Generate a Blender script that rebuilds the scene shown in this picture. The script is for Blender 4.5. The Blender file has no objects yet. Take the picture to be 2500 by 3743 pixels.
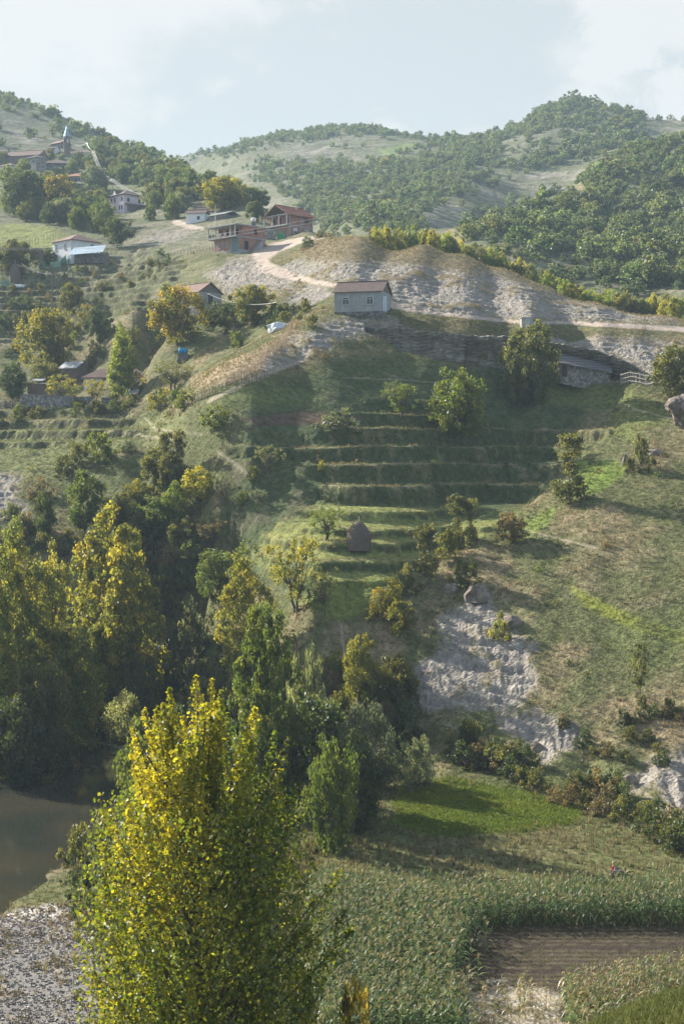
import bpy, bmesh, math, random
import numpy as np
from mathutils import Vector, Matrix
rng = np.random.default_rng(7); random.seed(7)
R = math.radians
SC = bpy.context.scene
COL = SC.collection
# ---------------------------------------------------------------- camera, light, sky, exposure
S = 1.15                      # metres per working unit
CAMZ = 30.0*S                 # the valley field is z = 0
F = 5199.0; PITCH = R(2.43); CX, CY = 1250.0, 1871.5
cam = bpy.data.cameras.new('camera'); camo = bpy.data.objects.new('camera', cam); COL.objects.link(camo)
cam.sensor_fit = 'VERTICAL'; cam.sensor_height = 36; cam.sensor_width = 24; cam.lens = 50
cam.clip_start = 0.5; cam.clip_end = 20000
camo.location = (0, 0, CAMZ); camo.rotation_euler = (R(90)-PITCH, 0, 0)
SC.camera = camo
SUN_AZ, SUN_EL = R(-54), R(29.5)
sd = Vector((math.sin(SUN_AZ)*math.cos(SUN_EL), math.cos(SUN_AZ)*math.cos(SUN_EL), math.sin(SUN_EL)))
sun = bpy.data.lights.new('sun', 'SUN'); suno = bpy.data.objects.new('sun', sun); COL.objects.link(suno)
sun.energy = 5.0; sun.angle = R(0.5); sun.color = (1.0, 0.93, 0.82)
suno.rotation_euler = sd.to_track_quat('Z', 'Y').to_euler(); suno.location = (-200, 200, 400)
SC.view_settings.view_transform = 'Standard'; SC.view_settings.look = 'None'
SC.view_settings.exposure = 1.32; SC.view_settings.gamma = 1.0
SC.cycles.use_denoising = True
SC.cycles.max_bounces = 6; SC.cycles.transparent_max_bounces = 4; SC.cycles.volume_bounces = 0
SC.cycles.transmission_bounces = 4; SC.cycles.diffuse_bounces = 3; SC.cycles.glossy_bounces = 2
W = bpy.data.worlds.new('World'); SC.world = W; W.use_nodes = True
def world():
    nt = W.node_tree; N = nt.nodes; L = nt.links; N.clear()
    out = N.new('ShaderNodeOutputWorld'); bg = N.new('ShaderNodeBackground'); bg.inputs[1].default_value = 0.088
    sky = N.new('ShaderNodeTexSky'); sky.sky_type = 'NISHITA'; sky.sun_disc = False
    sky.sun_elevation = SUN_EL; sky.sun_rotation = SUN_AZ; sky.dust_density = 2.0; sky.air_density = 1.0; sky.altitude = 300
    tc = N.new('ShaderNodeTexCoord')
    def noise(scale, detail, rough, sx, sy, sz, loc=(0,0,0), dist=0.0):
        mp = N.new('ShaderNodeMapping'); mp.inputs['Scale'].default_value = (sx, sy, sz); mp.inputs['Location'].default_value = loc
        L.new(tc.outputs['Generated'], mp.inputs[0])
        n = N.new('ShaderNodeTexNoise'); n.inputs['Scale'].default_value = scale; n.inputs['Detail'].default_value = detail
        n.inputs['Roughness'].default_value = rough; n.inputs['Distortion'].default_value = dist
        L.new(mp.outputs[0], n.inputs['Vector']); return n.outputs[0]
    def ramp(v, a, b):
        m = N.new('ShaderNodeMapRange'); m.interpolation_type = 'SMOOTHSTEP'
        m.inputs[1].default_value = a; m.inputs[2].default_value = b; L.new(v, m.inputs[0]); return m.outputs[0]
    def math_(op, a, b):
        m = N.new('ShaderNodeMath'); m.operation = op
        for i, q in enumerate((a, b)):
            if hasattr(q, 'links'): L.new(q, m.inputs[i])
            else: m.inputs[i].default_value = q
        return m.outputs[0]
    # clouds: soft bank on the sun side, a cumulus bank low on the other side, wisps between
    dot = N.new('ShaderNodeVectorMath'); dot.operation = 'DOT_PRODUCT'
    L.new(tc.outputs['Generated'], dot.inputs[0])
    dl = Vector((-.30, 1, .43)).normalized(); dot.inputs[1].default_value = dl
    near_l = ramp(dot.outputs['Value'], .968, .998)
    dot2 = N.new('ShaderNodeVectorMath'); dot2.operation = 'DOT_PRODUCT'
    L.new(tc.outputs['Generated'], dot2.inputs[0]); dot2.inputs[1].default_value = Vector((.245, 1, .298)).normalized()
    near_r = ramp(dot2.outputs['Value'], .9935, .9985)
    n1 = noise(5.5, 8, .58, 1, 1, 1.6, (3, 1, 7)); n2 = noise(11, 7, .62, 1, 1, 1.9, (1, 5, 2.3), .6)
    n3 = noise(14, 7, .62, 1.0, 1, 1.5, (.4, 2, 9), .3)
    c1 = ramp(math_('ADD', n1, math_('MULTIPLY', near_l, .19)), .50, .63)
    c2 = ramp(math_('ADD', n3, math_('MULTIPLY', near_r, .27)), .60, .70)
    c3 = math_('MULTIPLY', ramp(n2, .55, .68), .7)
    c = math_('MAXIMUM', math_('MAXIMUM', c1, c2), c3)
    # bright veil: pulls the blue of a clear sky towards the milky blue of a hazy afternoon
    mx0 = N.new('ShaderNodeMix'); mx0.data_type = 'RGBA'; dot3 = N.new('ShaderNodeVectorMath'); dot3.operation = 'DOT_PRODUCT'; L.new(tc.outputs['Generated'], dot3.inputs[0]); dot3.inputs[1].default_value = Vector((-.25, 1, .22)).normalized()
    L.new(math_('MULTIPLY', ramp(dot3.outputs['Value'], .45, .95), .9), mx0.inputs[0])
    L.new(sky.outputs[0], mx0.inputs[6]); mx0.inputs[7].default_value = (2.95, 3.04, 3.0, 1)
    mx = N.new('ShaderNodeMix'); mx.data_type = 'RGBA'; L.new(math_('MULTIPLY', c, .85), mx.inputs[0])
    L.new(mx0.outputs[2], mx.inputs[6]); mx.inputs[7].default_value = (3.95, 3.92, 3.84, 1)
    L.new(mx.outputs[2], bg.inputs[0]); L.new(bg.outputs[0], out.inputs[0])
world()
HAZE_D = 0.00018
# ---------------------------------------------------------------- projection helpers
def wof(py):                  # slope z/Y of the view ray through picture row py
    v = (CY-np.asarray(py, float))/F
    return np.tan(np.arctan(v)-PITCH)
def uof(px, py):
    v = (CY-np.asarray(py, float))/F
    return ((np.asarray(px, float)-CX)/F)/(math.cos(PITCH)+v*math.sin(PITCH))
def proj(u, w):               # back to picture coordinates
    a = np.arctan(w)+PITCH; v = np.tan(a)
    return CX+u*F*(math.cos(PITCH)+v*math.sin(PITCH)), CY-v*F
# ---------------------------------------------------------------- noise
_perm = rng.permutation(512); _perm = np.concatenate([_perm, _perm, _perm])
_ga = rng.uniform(0, 2*np.pi, 512); _gx, _gy = np.cos(_ga), np.sin(_ga)
def perlin(x, y):
    xi = np.floor(x).astype(np.int64); yi = np.floor(y).astype(np.int64); xf = x-xi; yf = y-yi
    xi &= 511; yi &= 511
    u = xf*xf*xf*(xf*(xf*6-15)+10); v = yf*yf*yf*(yf*(yf*6-15)+10)
    def g(ix, iy, dx, dy):
        h = _perm[_perm[ix & 511]+(iy & 511)]; return _gx[h]*dx+_gy[h]*dy
    a = g(xi, yi, xf, yf); b = g(xi+1, yi, xf-1, yf); c = g(xi, yi+1, xf, yf-1); d = g(xi+1, yi+1, xf-1, yf-1)
    return ((a*(1-u)+b*u)*(1-v)+(c*(1-u)+d*u)*v)*1.5
def fbm(x, y, oct=4, per=.5, lac=2.03):
    s = 0; a = 1; t = 0
    for i in range(oct):
        s = s+a*perlin(x+17.3*i, y-9.1*i); t += a; a *= per; x = x*lac; y = y*lac
    return s/t
def sst(x, a, b):
    t = np.clip((x-a)/(b-a), 0, 1); return t*t*(3-2*t)
# ---------------------------------------------------------------- terrain control points (column, row, distance)
CP = []
def P(*rows):
    for px, py, d in rows: CP.append((float(uof(px, py)), float(d), float(wof(py))))
def Zp(*rows):                # (column, height relative to the camera, distance)
    for px, z, d in rows: CP.append(((px-1250)/F, float(d), z/d))
def Fld(z, *pts):             # points lying on a level z
    for px, py in pts:
        w = float(wof(py)); CP.append((float(uof(px, py)), z/w, w))
for px in (-600, 100, 900, 1250, 1700): Zp((px, -3.5, 8), (px, -10.5, 20), (px, -21, 40))
Zp((2200, -4.7, 8), (3100, -4.7, 8), (3100, -8.5, 25), (3100, -24, 50))
P((2500, 3625, 24), (2150, 3760, 24), (2330, 3680, 24)); Zp((2150, -17, 34), (2500, -17, 34), (2300, -25, 50))
for px in (-600, 100, 700, 1250, 1700): Zp((px, -28.3, 57))
Fld(-30, (1200, 3700), (1700, 3700), (2300, 3720), (1250, 3450), (1800, 3450), (2450, 3450), (2900, 3450), (1250, 3200), (1800, 3200),
    (2350, 3230), (1250, 2980), (1700, 2980), (2100, 3000), (1550, 2870), (1800, 2880))
Fld(-30.4, (420, 3500), (500, 3300), (620, 3000), (250, 3650), (0, 3700), (-400, 3700), (700, 2800), (1000, 2900), (900, 2700))
Fld(-31.3, (0, 3400), (200, 3320))
Zp((-700, -29, 100), (-600, -27, 130), (-300, -29.5, 140), (0, -30, 150), (200, -30.3, 158), (350, -30, 168), (-900, -20, 150), (-500, -22, 165))
P((-100, 2300, 174), (-100, 2100, 183), (150, 2100, 184), (-100, 1900, 195), (150, 1900, 197), (0, 1780, 207), (60, 2250, 177), (330, 2300, 177), (330, 2050, 187),
  (575, 2480, 171), (500, 2250, 179), (680, 2350, 173), (640, 2150, 181), (720, 2020, 182), (850, 2120, 174), (950, 2300, 160), (800, 2480, 158),
  (500, 1950, 190), (330, 1850, 200), (650, 1850, 193), (520, 1760, 203))
# terraced bowl
P((1250, 2170, 156), (1150, 2245, 151), (1400, 2130, 158), (1050, 2200, 158), (1250, 2050, 162), (1600, 2036, 166), (1250, 1978, 166), (1600, 1966, 172), (1200, 1930, 169), (1700, 1910, 178),
  (1250, 1865, 173), (1750, 1846, 184), (1350, 1773, 181), (1850, 1763, 194), (1420, 1697, 188), (1950, 1689, 202), (1350, 1635, 191.5), (2000, 1626, 208),
  (1400, 1565, 198.5), (2050, 1557, 212), (1450, 1514, 203), (1980, 1503, 216), (1000, 2050, 168), (1050, 1960, 171))
P((1300, 1440, 207), (1600, 1420, 214.5), (1900, 1440, 222.5), (1500, 1340, 219), (1720, 1335, 223.5), (1930, 1335, 226), (1400, 1270, 223), (1250, 1300, 217))
# ridge under the block house and its shaded flank
P((1250, 1160, 230.5), (1400, 1150, 231.5), (1120, 1240, 219), (1000, 1345, 208), (900, 1405, 203.5), (800, 1465, 201), (700, 1530, 204), (1100, 1390, 211),
  (1000, 1480, 201.5), (1100, 1545, 197.5), (900, 1560, 195), (900, 1650, 187.5), (1150, 1640, 190), (800, 1740, 189), (1000, 1830, 183), (1150, 1780, 184.5), (880, 1920, 183), (720, 1920, 187))
# lit grass shoulder and yards on the left
P((600, 1640, 205), (450, 1640, 211), (300, 1655, 214), (100, 1700, 214), (-200, 1720, 214), (150, 1600, 228), (400, 1540, 234), (-200, 1560, 240), (0, 1520, 250), (250, 1480, 251), (560, 1488, 240),
  (650, 1400, 246), (0, 1445, 264), (300, 1441, 267), (500, 1440, 267), (420, 1458, 255), (300, 1425, 288), (0, 1420, 285), (590, 1405, 285), (-300, 1440, 280),
  (690, 1290, 253), (850, 1270, 246), (950, 1210, 246), (1080, 1160, 242), (560, 1290, 263), (720, 1168, 268), (810, 1160, 266), (640, 1180, 270), (900, 1150, 259), (1000, 1090, 258), (300, 1300, 288), (430, 1300, 273), (420, 1220, 290), (100, 1330, 296), (-300, 1300, 310),
  (500, 1180, 285), (300, 1150, 310), (0, 1200, 315), (-300, 1150, 330), (0, 1050, 338), (300, 1000, 342), (600, 1050, 302), (600, 970, 325), (800, 980, 300), (870, 930, 315), (950, 925, 311), (1050, 980, 285), (1100, 1060, 262),
  (1000, 890, 326), (1050, 868, 345), (1170, 868, 340), (900, 850, 350), (860, 820, 375), (750, 830, 385), (600, 840, 390), (450, 900, 372), (280, 955, 352), (0, 930, 368), (-300, 930, 370), (0, 850, 395), (200, 860, 390), (400, 800, 430),
  (460, 785, 470), (640, 770, 440), (760, 740, 445), (300, 760, 480), (100, 770, 470), (-300, 800, 450), (500, 700, 530), (650, 690, 500), (300, 690, 545), (280, 620, 600), (100, 650, 560), (0, 620, 580), (-300, 640, 560),
  (245, 575, 625), (420, 600, 620), (120, 560, 640), (0, 540, 660), (120, 470, 740), (0, 400, 790), (-300, 330, 830), (300, 500, 740), (450, 545, 715))
# crest lines of the village hill and what lies behind
P((-300, 235, 900), (0, 345, 870), (120, 392, 850), (200, 440, 835), (290, 465, 815), (400, 520, 780), (560, 582, 720), (700, 650, 580), (800, 690, 500), (900, 730, 450), (1000, 785, 410), (1150, 845, 360))
Zp((-300, 200, 1020), (0, 185, 1000), (250, 150, 980), (450, 130, 950), (620, 105, 850), (800, 66, 600), (950, 50, 520), (1100, 40, 440), (1230, 36, 380))
# knoll
P((1230, 862, 305), (1330, 862, 286), (1550, 885, 285), (1700, 925, 282), (1850, 980, 278), (2000, 1045, 276), (2200, 1112, 272), (2430, 1158, 260), (2600, 1200, 250),
  (1180, 950, 276), (1380, 990, 264), (1600, 1040, 259), (1800, 1085, 256), (2000, 1125, 252), (2250, 1170, 247), (1450, 1125, 237), (1700, 1155, 234.5), (1930, 1188, 231.5), (2200, 1196, 237), (2500, 1206, 241), (2900, 1230, 240),
  (2300, 1235, 232), (2500, 1300, 225), (2200, 1262, 230), (2000, 1258, 230), (1750, 1225, 229.5), (2400, 1350, 221), (1550, 1190, 230))
Zp((1350, 32, 330), (1550, 29, 330), (1750, 27, 325), (2000, 24, 318), (2250, 23, 308), (2500, 24, 296), (2900, 24, 290))
# spur with the rock face, on the near side of the field
P((1250, 2330, 150.5), (1180, 2450, 146.5), (1350, 2260, 154), (1400, 2480, 147), (1250, 2600, 141), (1400, 2620, 141.5), (1400, 2380, 150.5), (1500, 2080, 163), (1620, 2050, 165), (1750, 1990, 167.5), (1850, 1985, 168), (1500, 2180, 158), (1500, 2790, 137),
  (2400, 1500, 207), (2220, 1450, 220), (2080, 1440, 222.5), (2480, 1430, 213), (2150, 1530, 211), (2900, 1600, 178), (2900, 1350, 205), (2900, 3100, 112))
_rows = np.arange(1700, 3060, 100); _d0 = [191, 181.5, 173.5, 166.5, 160.8, 155.8, 151.3, 147.3, 143.6, 140.2, 137.2, 134.4, 131.5, 128.5]
for px in (1560, 1750, 1950, 2150, 2350, 2550, 2900):
    for py, d in zip(_rows, _d0):
        lo = np.interp(px, [1560, 1950, 2150, 2350, 2550, 2900], [2720, 2740, 2830, 2900, 2990, 3060]); hi = np.interp(px, [1560, 1750, 1950, 2150, 2300], [2140, 2060, 1990, 1780, 1690])
        if hi <= py <= lo: d = d-.0088*(px-1750) if px > 1750 else d+.010*(1750-px); P((px, py, min(d, 29.7/-float(wof(py))) if py > 1750 else d))
# near side of the far valley and the wooded hill on the right
P((2500, 1090, 335), (2200, 1010, 372), (2000, 960, 392), (1900, 990, 380), (1750, 930, 400), (2400, 920, 425), (2100, 860, 455), (2900, 1000, 370), (2300, 720, 525), (2500, 700, 530), (2900, 650, 540), (1650, 870, 440), (1500, 860, 460), (1820, 790, 500), (1950, 730, 535),
  (2080, 690, 560), (2170, 630, 585), (2300, 545, 610), (2500, 505, 620), (2900, 450, 640))
Zp((1700, 78, 560), (1900, 92, 620), (2100, 112, 650), (2300, 138, 690), (2500, 142, 700), (2900, 145, 720))
P((1300, 860, 520), (1250, 790, 600), (1400, 770, 650), (1550, 800, 600), (1100, 720, 780), (1400, 660, 780), (1700, 700, 690), (900, 610, 960), (1200, 600, 910), (1500, 590, 880), (1800, 580, 820), (1900, 640, 760), (2100, 520, 820), (2300, 470, 840), (2500, 470, 850),
  (650, 580, 1180), (750, 552, 1160), (1000, 515, 1160), (1200, 487, 1160), (1350, 480, 1130), (1500, 502, 1070), (1700, 505, 1010), (1900, 462, 970), (2000, 400, 950), (2080, 370, 940), (2200, 382, 950), (2330, 425, 965), (2500, 440, 970), (2900, 420, 1000), (850, 650, 950))
for px, z in ((-300, 190), (300, 180), (700, 195), (1200, 215), (1600, 195), (2000, 200), (2500, 205), (2900, 210)): Zp((px, z, 1350), (px, z*.8, 1900), (px, z*.9, 4000))
CP = np.array(CP); KU = 4.0
def _phi(r2): return np.sqrt(r2+.03**2)
_cx, _cy = CP[:, 0]*KU, np.log(CP[:, 1])
_A = _phi((_cx[:, None]-_cx)**2+(_cy[:, None]-_cy)**2); n = len(CP)
_M = np.zeros((n+3, n+3)); _M[:n, :n] = _A; _M[:n, n:] = np.stack([np.ones(n), _cx, _cy], 1); _M[n:, :n] = _M[:n, n:].T
_wt = np.linalg.solve(_M-np.diag(np.r_[np.full(n, .006), 0, 0, 0]), np.r_[CP[:, 2], 0, 0, 0])
US = np.arange(-.36, .3601, .00085)
DS = np.concatenate([np.arange(6, 70, 1.), np.arange(70, 130, .35), np.arange(130, 240, .2), np.arange(240, 340, .4), np.arange(340, 700, 1.2), np.arange(700, 1240, 3.), np.geomspace(1240, 5200, 40)])
NU, ND = len(US), len(DS)
def rbf(u, ld):
    out = np.empty(u.shape)
    for i in range(0, u.size, 100000):
        a = u.flat[i:i+100000]*KU; b = ld.flat[i:i+100000]
        out.flat[i:i+100000] = _phi((a[:, None]-_cx)**2+(b[:, None]-_cy)**2)@_wt[:n]+_wt[n]+_wt[n+1]*a+_wt[n+2]*b
    return out
_us = np.linspace(US[0], US[-1], 200); _ld = np.linspace(np.log(DS[0]), np.log(DS[-1]), 620)
_cg = rbf(*[np.ascontiguousarray(a) for a in np.meshgrid(_us, _ld)])
# bilinear upsample (rows: distance, columns: direction)
fi = (np.log(DS)-_ld[0])/(_ld[1]-_ld[0]); i0 = np.clip(fi.astype(int), 0, 618); ft = (fi-i0)[:, None]
fj = (US-_us[0])/(_us[1]-_us[0]); j0 = np.clip(fj.astype(int), 0, 198); gt = (fj-j0)[None]
_r = _cg[i0]*(1-ft)+_cg[i0+1]*ft
Wg = _r[:, j0]*(1-gt)+_r[:, j0+1]*gt
U2, D2 = np.meshgrid(US, DS)
X = U2*D2; Y = D2; Zr = Wg*D2                       # working units, relative to the camera
PX, PY = proj(U2, Wg)
NZ1 = fbm(X/14, Y/14, 4); NZ2 = fbm(X/3.1+40, Y/3.1, 4); NZ3 = fbm(X/.9, Y/.9+70, 3)
def pmask(poly, dmin, dmax, soft=12, rough=14):
    """soft mask of the ground inside a picture outline, between two distances"""
    q = np.array(poly, float); x0, y0 = q.min(0)-3*soft-rough; x1, y1 = q.max(0)+3*soft+rough
    sel = np.nonzero((PX > x0) & (PX < x1) & (PY > y0) & (PY < y1) & (Y > dmin) & (Y < dmax))
    out = np.zeros(PX.shape)
    if not len(sel[0]): return out
    x = PX[sel]+rough*NZ2[sel]*1.6; y = PY[sel]+rough*.6*(NZ2[sel]+NZ3[sel])
    ins = np.zeros(x.shape, bool); dd = np.full(x.shape, 1e9)
    for (ax, ay), (bx, by) in zip(q, np.roll(q, -1, 0)):
        c = ((ay > y) != (by > y)); 
        if ay != by: ins ^= c & (x < (bx-ax)*(y-ay)/(by-ay)+ax)
        t = np.clip(((x-ax)*(bx-ax)+(y-ay)*(by-ay))/((bx-ax)**2+(by-ay)**2+1e-9), 0, 1)
        dd = np.minimum(dd, np.hypot(x-ax-t*(bx-ax), y-ay-t*(by-ay)))
    sdist = np.where(ins, dd, -dd); out[sel] = sst(sdist, -soft, soft); return out
def lmask(line, dmin, dmax, rough=4):
    """soft mask along a picture polyline of (column, row, half width)"""
    q = np.array(line, float); m = q[:, 2].max()*2+rough*2
    sel = np.nonzero((PX > q[:, 0].min()-m) & (PX < q[:, 0].max()+m) & (PY > q[:, 1].min()-m) & (PY < q[:, 1].max()+m) & (Y > dmin) & (Y < dmax))
    out = np.zeros(PX.shape)
    if not len(sel[0]): return out
    x = PX[sel]+rough*NZ2[sel]; y = PY[sel]+rough*NZ2[sel]; best = np.zeros(x.shape)
    for a, b in zip(q[:-1], q[1:]):
        t = np.clip(((x-a[0])*(b[0]-a[0])+(y-a[1])*(b[1]-a[1]))/((b[0]-a[0])**2+(b[1]-a[1])**2+1e-9), 0, 1)
        d = np.hypot(x-a[0]-t*(b[0]-a[0]), y-a[1]-t*(b[1]-a[1])); hw = a[2]+t*(b[2]-a[2])
        best = np.maximum(best, 1-sst(d, hw*.7, hw*1.3))
    out[sel] = best; return out
# ---------------------------------------------------------------- terraces, ledges, river bed
def terrace(z, lev, riser=.30, tread=.10):  # tread: share of the rise taken by the gently sloping step
    lev = np.asarray(lev); i = np.clip(np.searchsorted(lev, z)-1, 0, len(lev)-2)
    a, b = lev[i], lev[i+1]; t = np.clip((z-a)/(b-a), 0, 1)
    return a+(b-a)*(tread*t+(1-tread)*sst(t, 1-riser, 1.0))
LV = [-19, -16.6, -14.6, -12.5, -10.6, -9.1, -7.3, -4.35, -1.6, .7, 3.3, 5.3, 7.6]
mt = pmask([(820, 1615), (1200, 1590), (1380, 1480), (2120, 1470), (2230, 1560), (2060, 1690), (1960, 1830), (1780, 1960), (1560, 2090), (1290, 2160), (900, 2040), (960, 1960), (1180, 1800), (1130, 1680), (860, 1660)], 150, 212, 34, 30)
zt = terrace(Zr+.9*NZ1+.35*NZ2, LV, .26, .12+.36*sst(-Zr, 4.5, 8))-.55*NZ1-.2*NZ2
Zr = Zr*(1-mt)+zt*mt
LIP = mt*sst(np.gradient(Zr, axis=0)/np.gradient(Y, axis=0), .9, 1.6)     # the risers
ml = np.maximum(pmask([(-900, 1480), (480, 1490), (560, 1580), (330, 1620), (-900, 1690)], 205, 262, 20, 20),
                pmask([(-900, 930), (560, 900), (700, 960), (560, 1080), (330, 1230), (-900, 1290)], 285, 372, 30, 20))
LV2 = np.arange(-6, 60, 1.9)
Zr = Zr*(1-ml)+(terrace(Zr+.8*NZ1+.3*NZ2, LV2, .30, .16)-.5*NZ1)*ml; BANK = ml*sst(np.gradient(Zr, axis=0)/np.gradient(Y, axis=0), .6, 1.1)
# ledges of pale rock on the knoll, ridge and spur
rk = np.zeros(Zr.shape)
for poly, a, b in (([(1010, 930), (1130, 960), (1270, 960), (1460, 965), (1640, 990), (1830, 1010), (1960, 1060), (2130, 1110), (2330, 1140), (2470, 1165), (2330, 1172), (2050, 1165), (1800, 1160), (1560, 1140), (1440, 1105), (1230, 1020), (1120, 1010), (1040, 1000)], 235, 290),
                   ([(830, 960), (930, 930), (960, 960), (1000, 1010), (1120, 1030), (1210, 1060), (1210, 1110), (1060, 1110), (1030, 1070), (900, 1050), (830, 1080), (800, 1030), (750, 1000)], 245, 320),
                   ([(1230, 1170), (1440, 1160), (1450, 1200), (1300, 1230), (1180, 1270), (1060, 1330), (980, 1360), (960, 1340), (1030, 1280), (1110, 1220)], 195, 240),
                   ([(1760, 2170), (1820, 2230), (1900, 2330), (1960, 2360), (1930, 2420), (1980, 2500), (1900, 2560), (1850, 2620), (1960, 2600), (2100, 2650), (2130, 2700), (1990, 2800), (1960, 2720), (1840, 2660), (1800, 2570), (1560, 2610), (1500, 2540), (1530, 2430), (1640, 2340), (1600, 2280), (1690, 2190)], 130, 160),
                   ([(2520, 2730), (2440, 2750), (2350, 2810), (2270, 2850), (2330, 2880), (2400, 2870), (2450, 2960), (2520, 2980), (2700, 2900)], 110, 140),
                   ([(540, 860), (620, 850), (640, 880), (560, 890), (500, 880)], 360, 400), ([(640, 840), (720, 850), (640, 870), (560, 880)], 360, 400),
                   ([(1900, 1230), (2200, 1240), (2520, 1260), (2520, 1330), (2380, 1370), (2250, 1290), (2050, 1258)], 212, 236),
                   ([(0, 1730), (60, 1740), (50, 1800), (110, 1890), (60, 1930), (-60, 1850)], 190, 215)):
    rk = np.maximum(rk, pmask(poly, a, b, 24, 34))
rk *= np.clip(1.15-1.1*sst(NZ1+.7*NZ2, .12, .5), 0, 1)
pat = rk*.0
hh = Zr+.10*X+1.3*NZ1+.35*NZ2
led = terrace(hh, np.arange(-40, 80, .95), .5, .3)-hh
led2 = terrace(hh*1.0+.3, np.arange(-40, 80, .33), .5, .3)-(hh+.3)
gul = np.abs(perlin(X/1.7+.3*NZ2, Y/7+.4*NZ1))+.5*np.abs(perlin(X/.75+.3*NZ2, Y/3.2))
Zr = Zr+rk*(np.where(Y > 160, .6, .75)*led+.5*led2+.16*NZ3+.25*NZ2-.16*(.5-gul)*(Y < 160)-.2*(.5-gul))
# general roughness of open ground
am = sst(Y, 60, 130)*(1-mt*.8)
flat = pmask([(1100, 3800), (1100, 3000), (1450, 2860), (2050, 2900), (2520, 3100), (2800, 3150), (2800, 3800)], 60, 140, 12, 6)
Zr = Zr+(1-flat)*(np.clip(Y/200, .3, 3)*.30*NZ1*am+.16*NZ2*am+.05*NZ3)+np.where(Y > 330, (Y/330)*.55*fbm(X/30, Y/30, 5), 0)*sst(Y, 330, 420)
Zr = Zr+np.where(Y > 640, 3.0*fbm(X/70+3, Y/90, 4), 0)*sst(Y, 640, 800)
Zr = np.where(flat > 0, Zr*(1-flat)+flat*(-30+.06*NZ1+.04*NZ2), Zr)
# river channel
RIV = [(-520, 3440), (-270, 3262), (20, 3085), (170, 2900), (330, 2752), (470, 2648), (560, 2615), (640, 2585), (760, 2570)]
WZ = -32.0
rp = []
for px, py in RIV:
    w = float(wof(py)); d = WZ/w; rp.append((float(uof(px, py))*d, d))
rp = np.array(rp); rw = np.array([6.6, 6.6, 6.5, 5.0, 3.0, 3.0, 2.6, 2.2, 1.5])
sel = np.nonzero((Y > 60) & (Y < 215) & (X < 15))
bd = np.full(len(sel[0]), 1e9); bw = np.ones(len(sel[0]))
for k in range(len(rp)-1):
    a, b = rp[k], rp[k+1]; dx, dy = b-a
    t = np.clip(((X[sel]-a[0])*dx+(Y[sel]-a[1])*dy)/(dx*dx+dy*dy), 0, 1)
    d = np.hypot(X[sel]-a[0]-t*dx, Y[sel]-a[1]-t*dy); hw = rw[k]+t*(rw[k+1]-rw[k])
    dd = d-hw; m = dd < bd; bd = np.where(m, dd, bd); bw = np.where(m, hw, bw)
RD = np.full(Zr.shape, 99.); RD[sel] = bd+.9*NZ2[sel]+.8*NZ1[sel]
bank = 1-sst(RD, .2, 3.5)
Zr = Zr*(1-bank)+np.minimum(Zr, WZ-.9+.35*np.clip(RD+2, 0, 9))*bank
CLIFF = np.array([(1335, 1197, 1207, 229.5), (1400, 1198, 1238, 229), (1465, 1198, 1278, 228.5), (1540, 1212, 1300, 227.5), (1640, 1222, 1318, 226.5), (1720, 1232, 1330, 227), (1800, 1232, 1340, 227.5), (1880, 1240, 1345, 228), (1960, 1250, 1345, 228), (2040, 1262, 1342, 227.5), (2120, 1275, 1352, 227), (2200, 1292, 1370, 226), (2270, 1318, 1385, 224.5), (2330, 1348, 1398, 222.5), (2380, 1382, 1410, 219)], float)
_pu = uof(CLIFF[:, 0], CLIFF[:, 1]); _dc = np.interp(US, _pu, CLIFF[:, 3])[None]; _wf = wof(np.interp(US, _pu, CLIFF[:, 2]))[None]; _in = ((US > _pu[0]) & (US < _pu[-1]))[None]
Zr = np.where(_in & (Y < _dc+.6) & (Y > _dc-16), np.minimum(Zr, _wf*Y-.25), Zr)
WZC = Zr/Y                                         # final slope z/Y for look-ups
PX, PY = proj(U2, WZC)
def ground(x, d):
    """height (working units) of the terrain at x, d"""
    u = x/d; i = int(np.clip(np.searchsorted(DS, d)-1, 0, ND-2)); j = int(np.clip((u-US[0])/.00085, 0, NU-2))
    t = (d-DS[i])/(DS[i+1]-DS[i]); s = (u-US[j])/.00085
    return float((Zr[i, j]*(1-s)+Zr[i, j+1]*s)*(1-t)+(Zr[i+1, j]*(1-s)+Zr[i+1, j+1]*s)*t)
def hit(px, py, dmin=60, dmax=1400):
    """where the view ray through a picture point first meets the terrain, in working units"""
    u = float(uof(px, py)); w = float(wof(py)); j = int(np.clip(round((u-US[0])/.00085), 0, NU-1))
    i = np.nonzero((WZC[:, j] >= w) & (DS > dmin) & (DS < dmax))[0]
    d = DS[i[0]] if len(i) else dmax
    return u*d, float(d)
def wpt(x, d, z=None):
    return Vector((x*S, d*S, (ground(x, d) if z is None else z)*S+CAMZ))
# ---------------------------------------------------------------- ground colours (albedo, with sunlit treads and shadowed banks painted in)
def c3(*v): return np.array(v, float)
COLR = np.zeros(Zr.shape+(3,)); CLS = np.zeros(Zr.shape, np.int8)
def blend(mask, col, k=1.0):
    global COLR
    m = (mask*k)[..., None]; COLR *= (1-m); COLR += m*np.asarray(col)
g0 = c3(.105, .118, .042); d0 = c3(.215, .175, .098)
COLR[:] = g0; blend(sst(NZ1+.6*NZ2, -.25, .45), d0, .75)
slope = np.gradient(Zr, axis=0)/np.gradient(Y, axis=0)
far = sst(Y, 318, 345)
blend(far, c3(.135, .14, .08)); NF = fbm(X/60, Y/80, 5); NF2 = fbm(X/18, Y/22, 4); con = fbm(X/90, Zr/2.3, 3)
blend(far*sst(NF+.5*NF2, -.1, .35), c3(.12, .135, .055), .8)
blend(far*sst(NF2+.5*con, .12, .4), c3(.23, .205, .15), .6)
blend(far*sst(Y, 600, 700)*sst(con+.3*NF2, .05, .3), c3(.25, .225, .17), .5)
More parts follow.
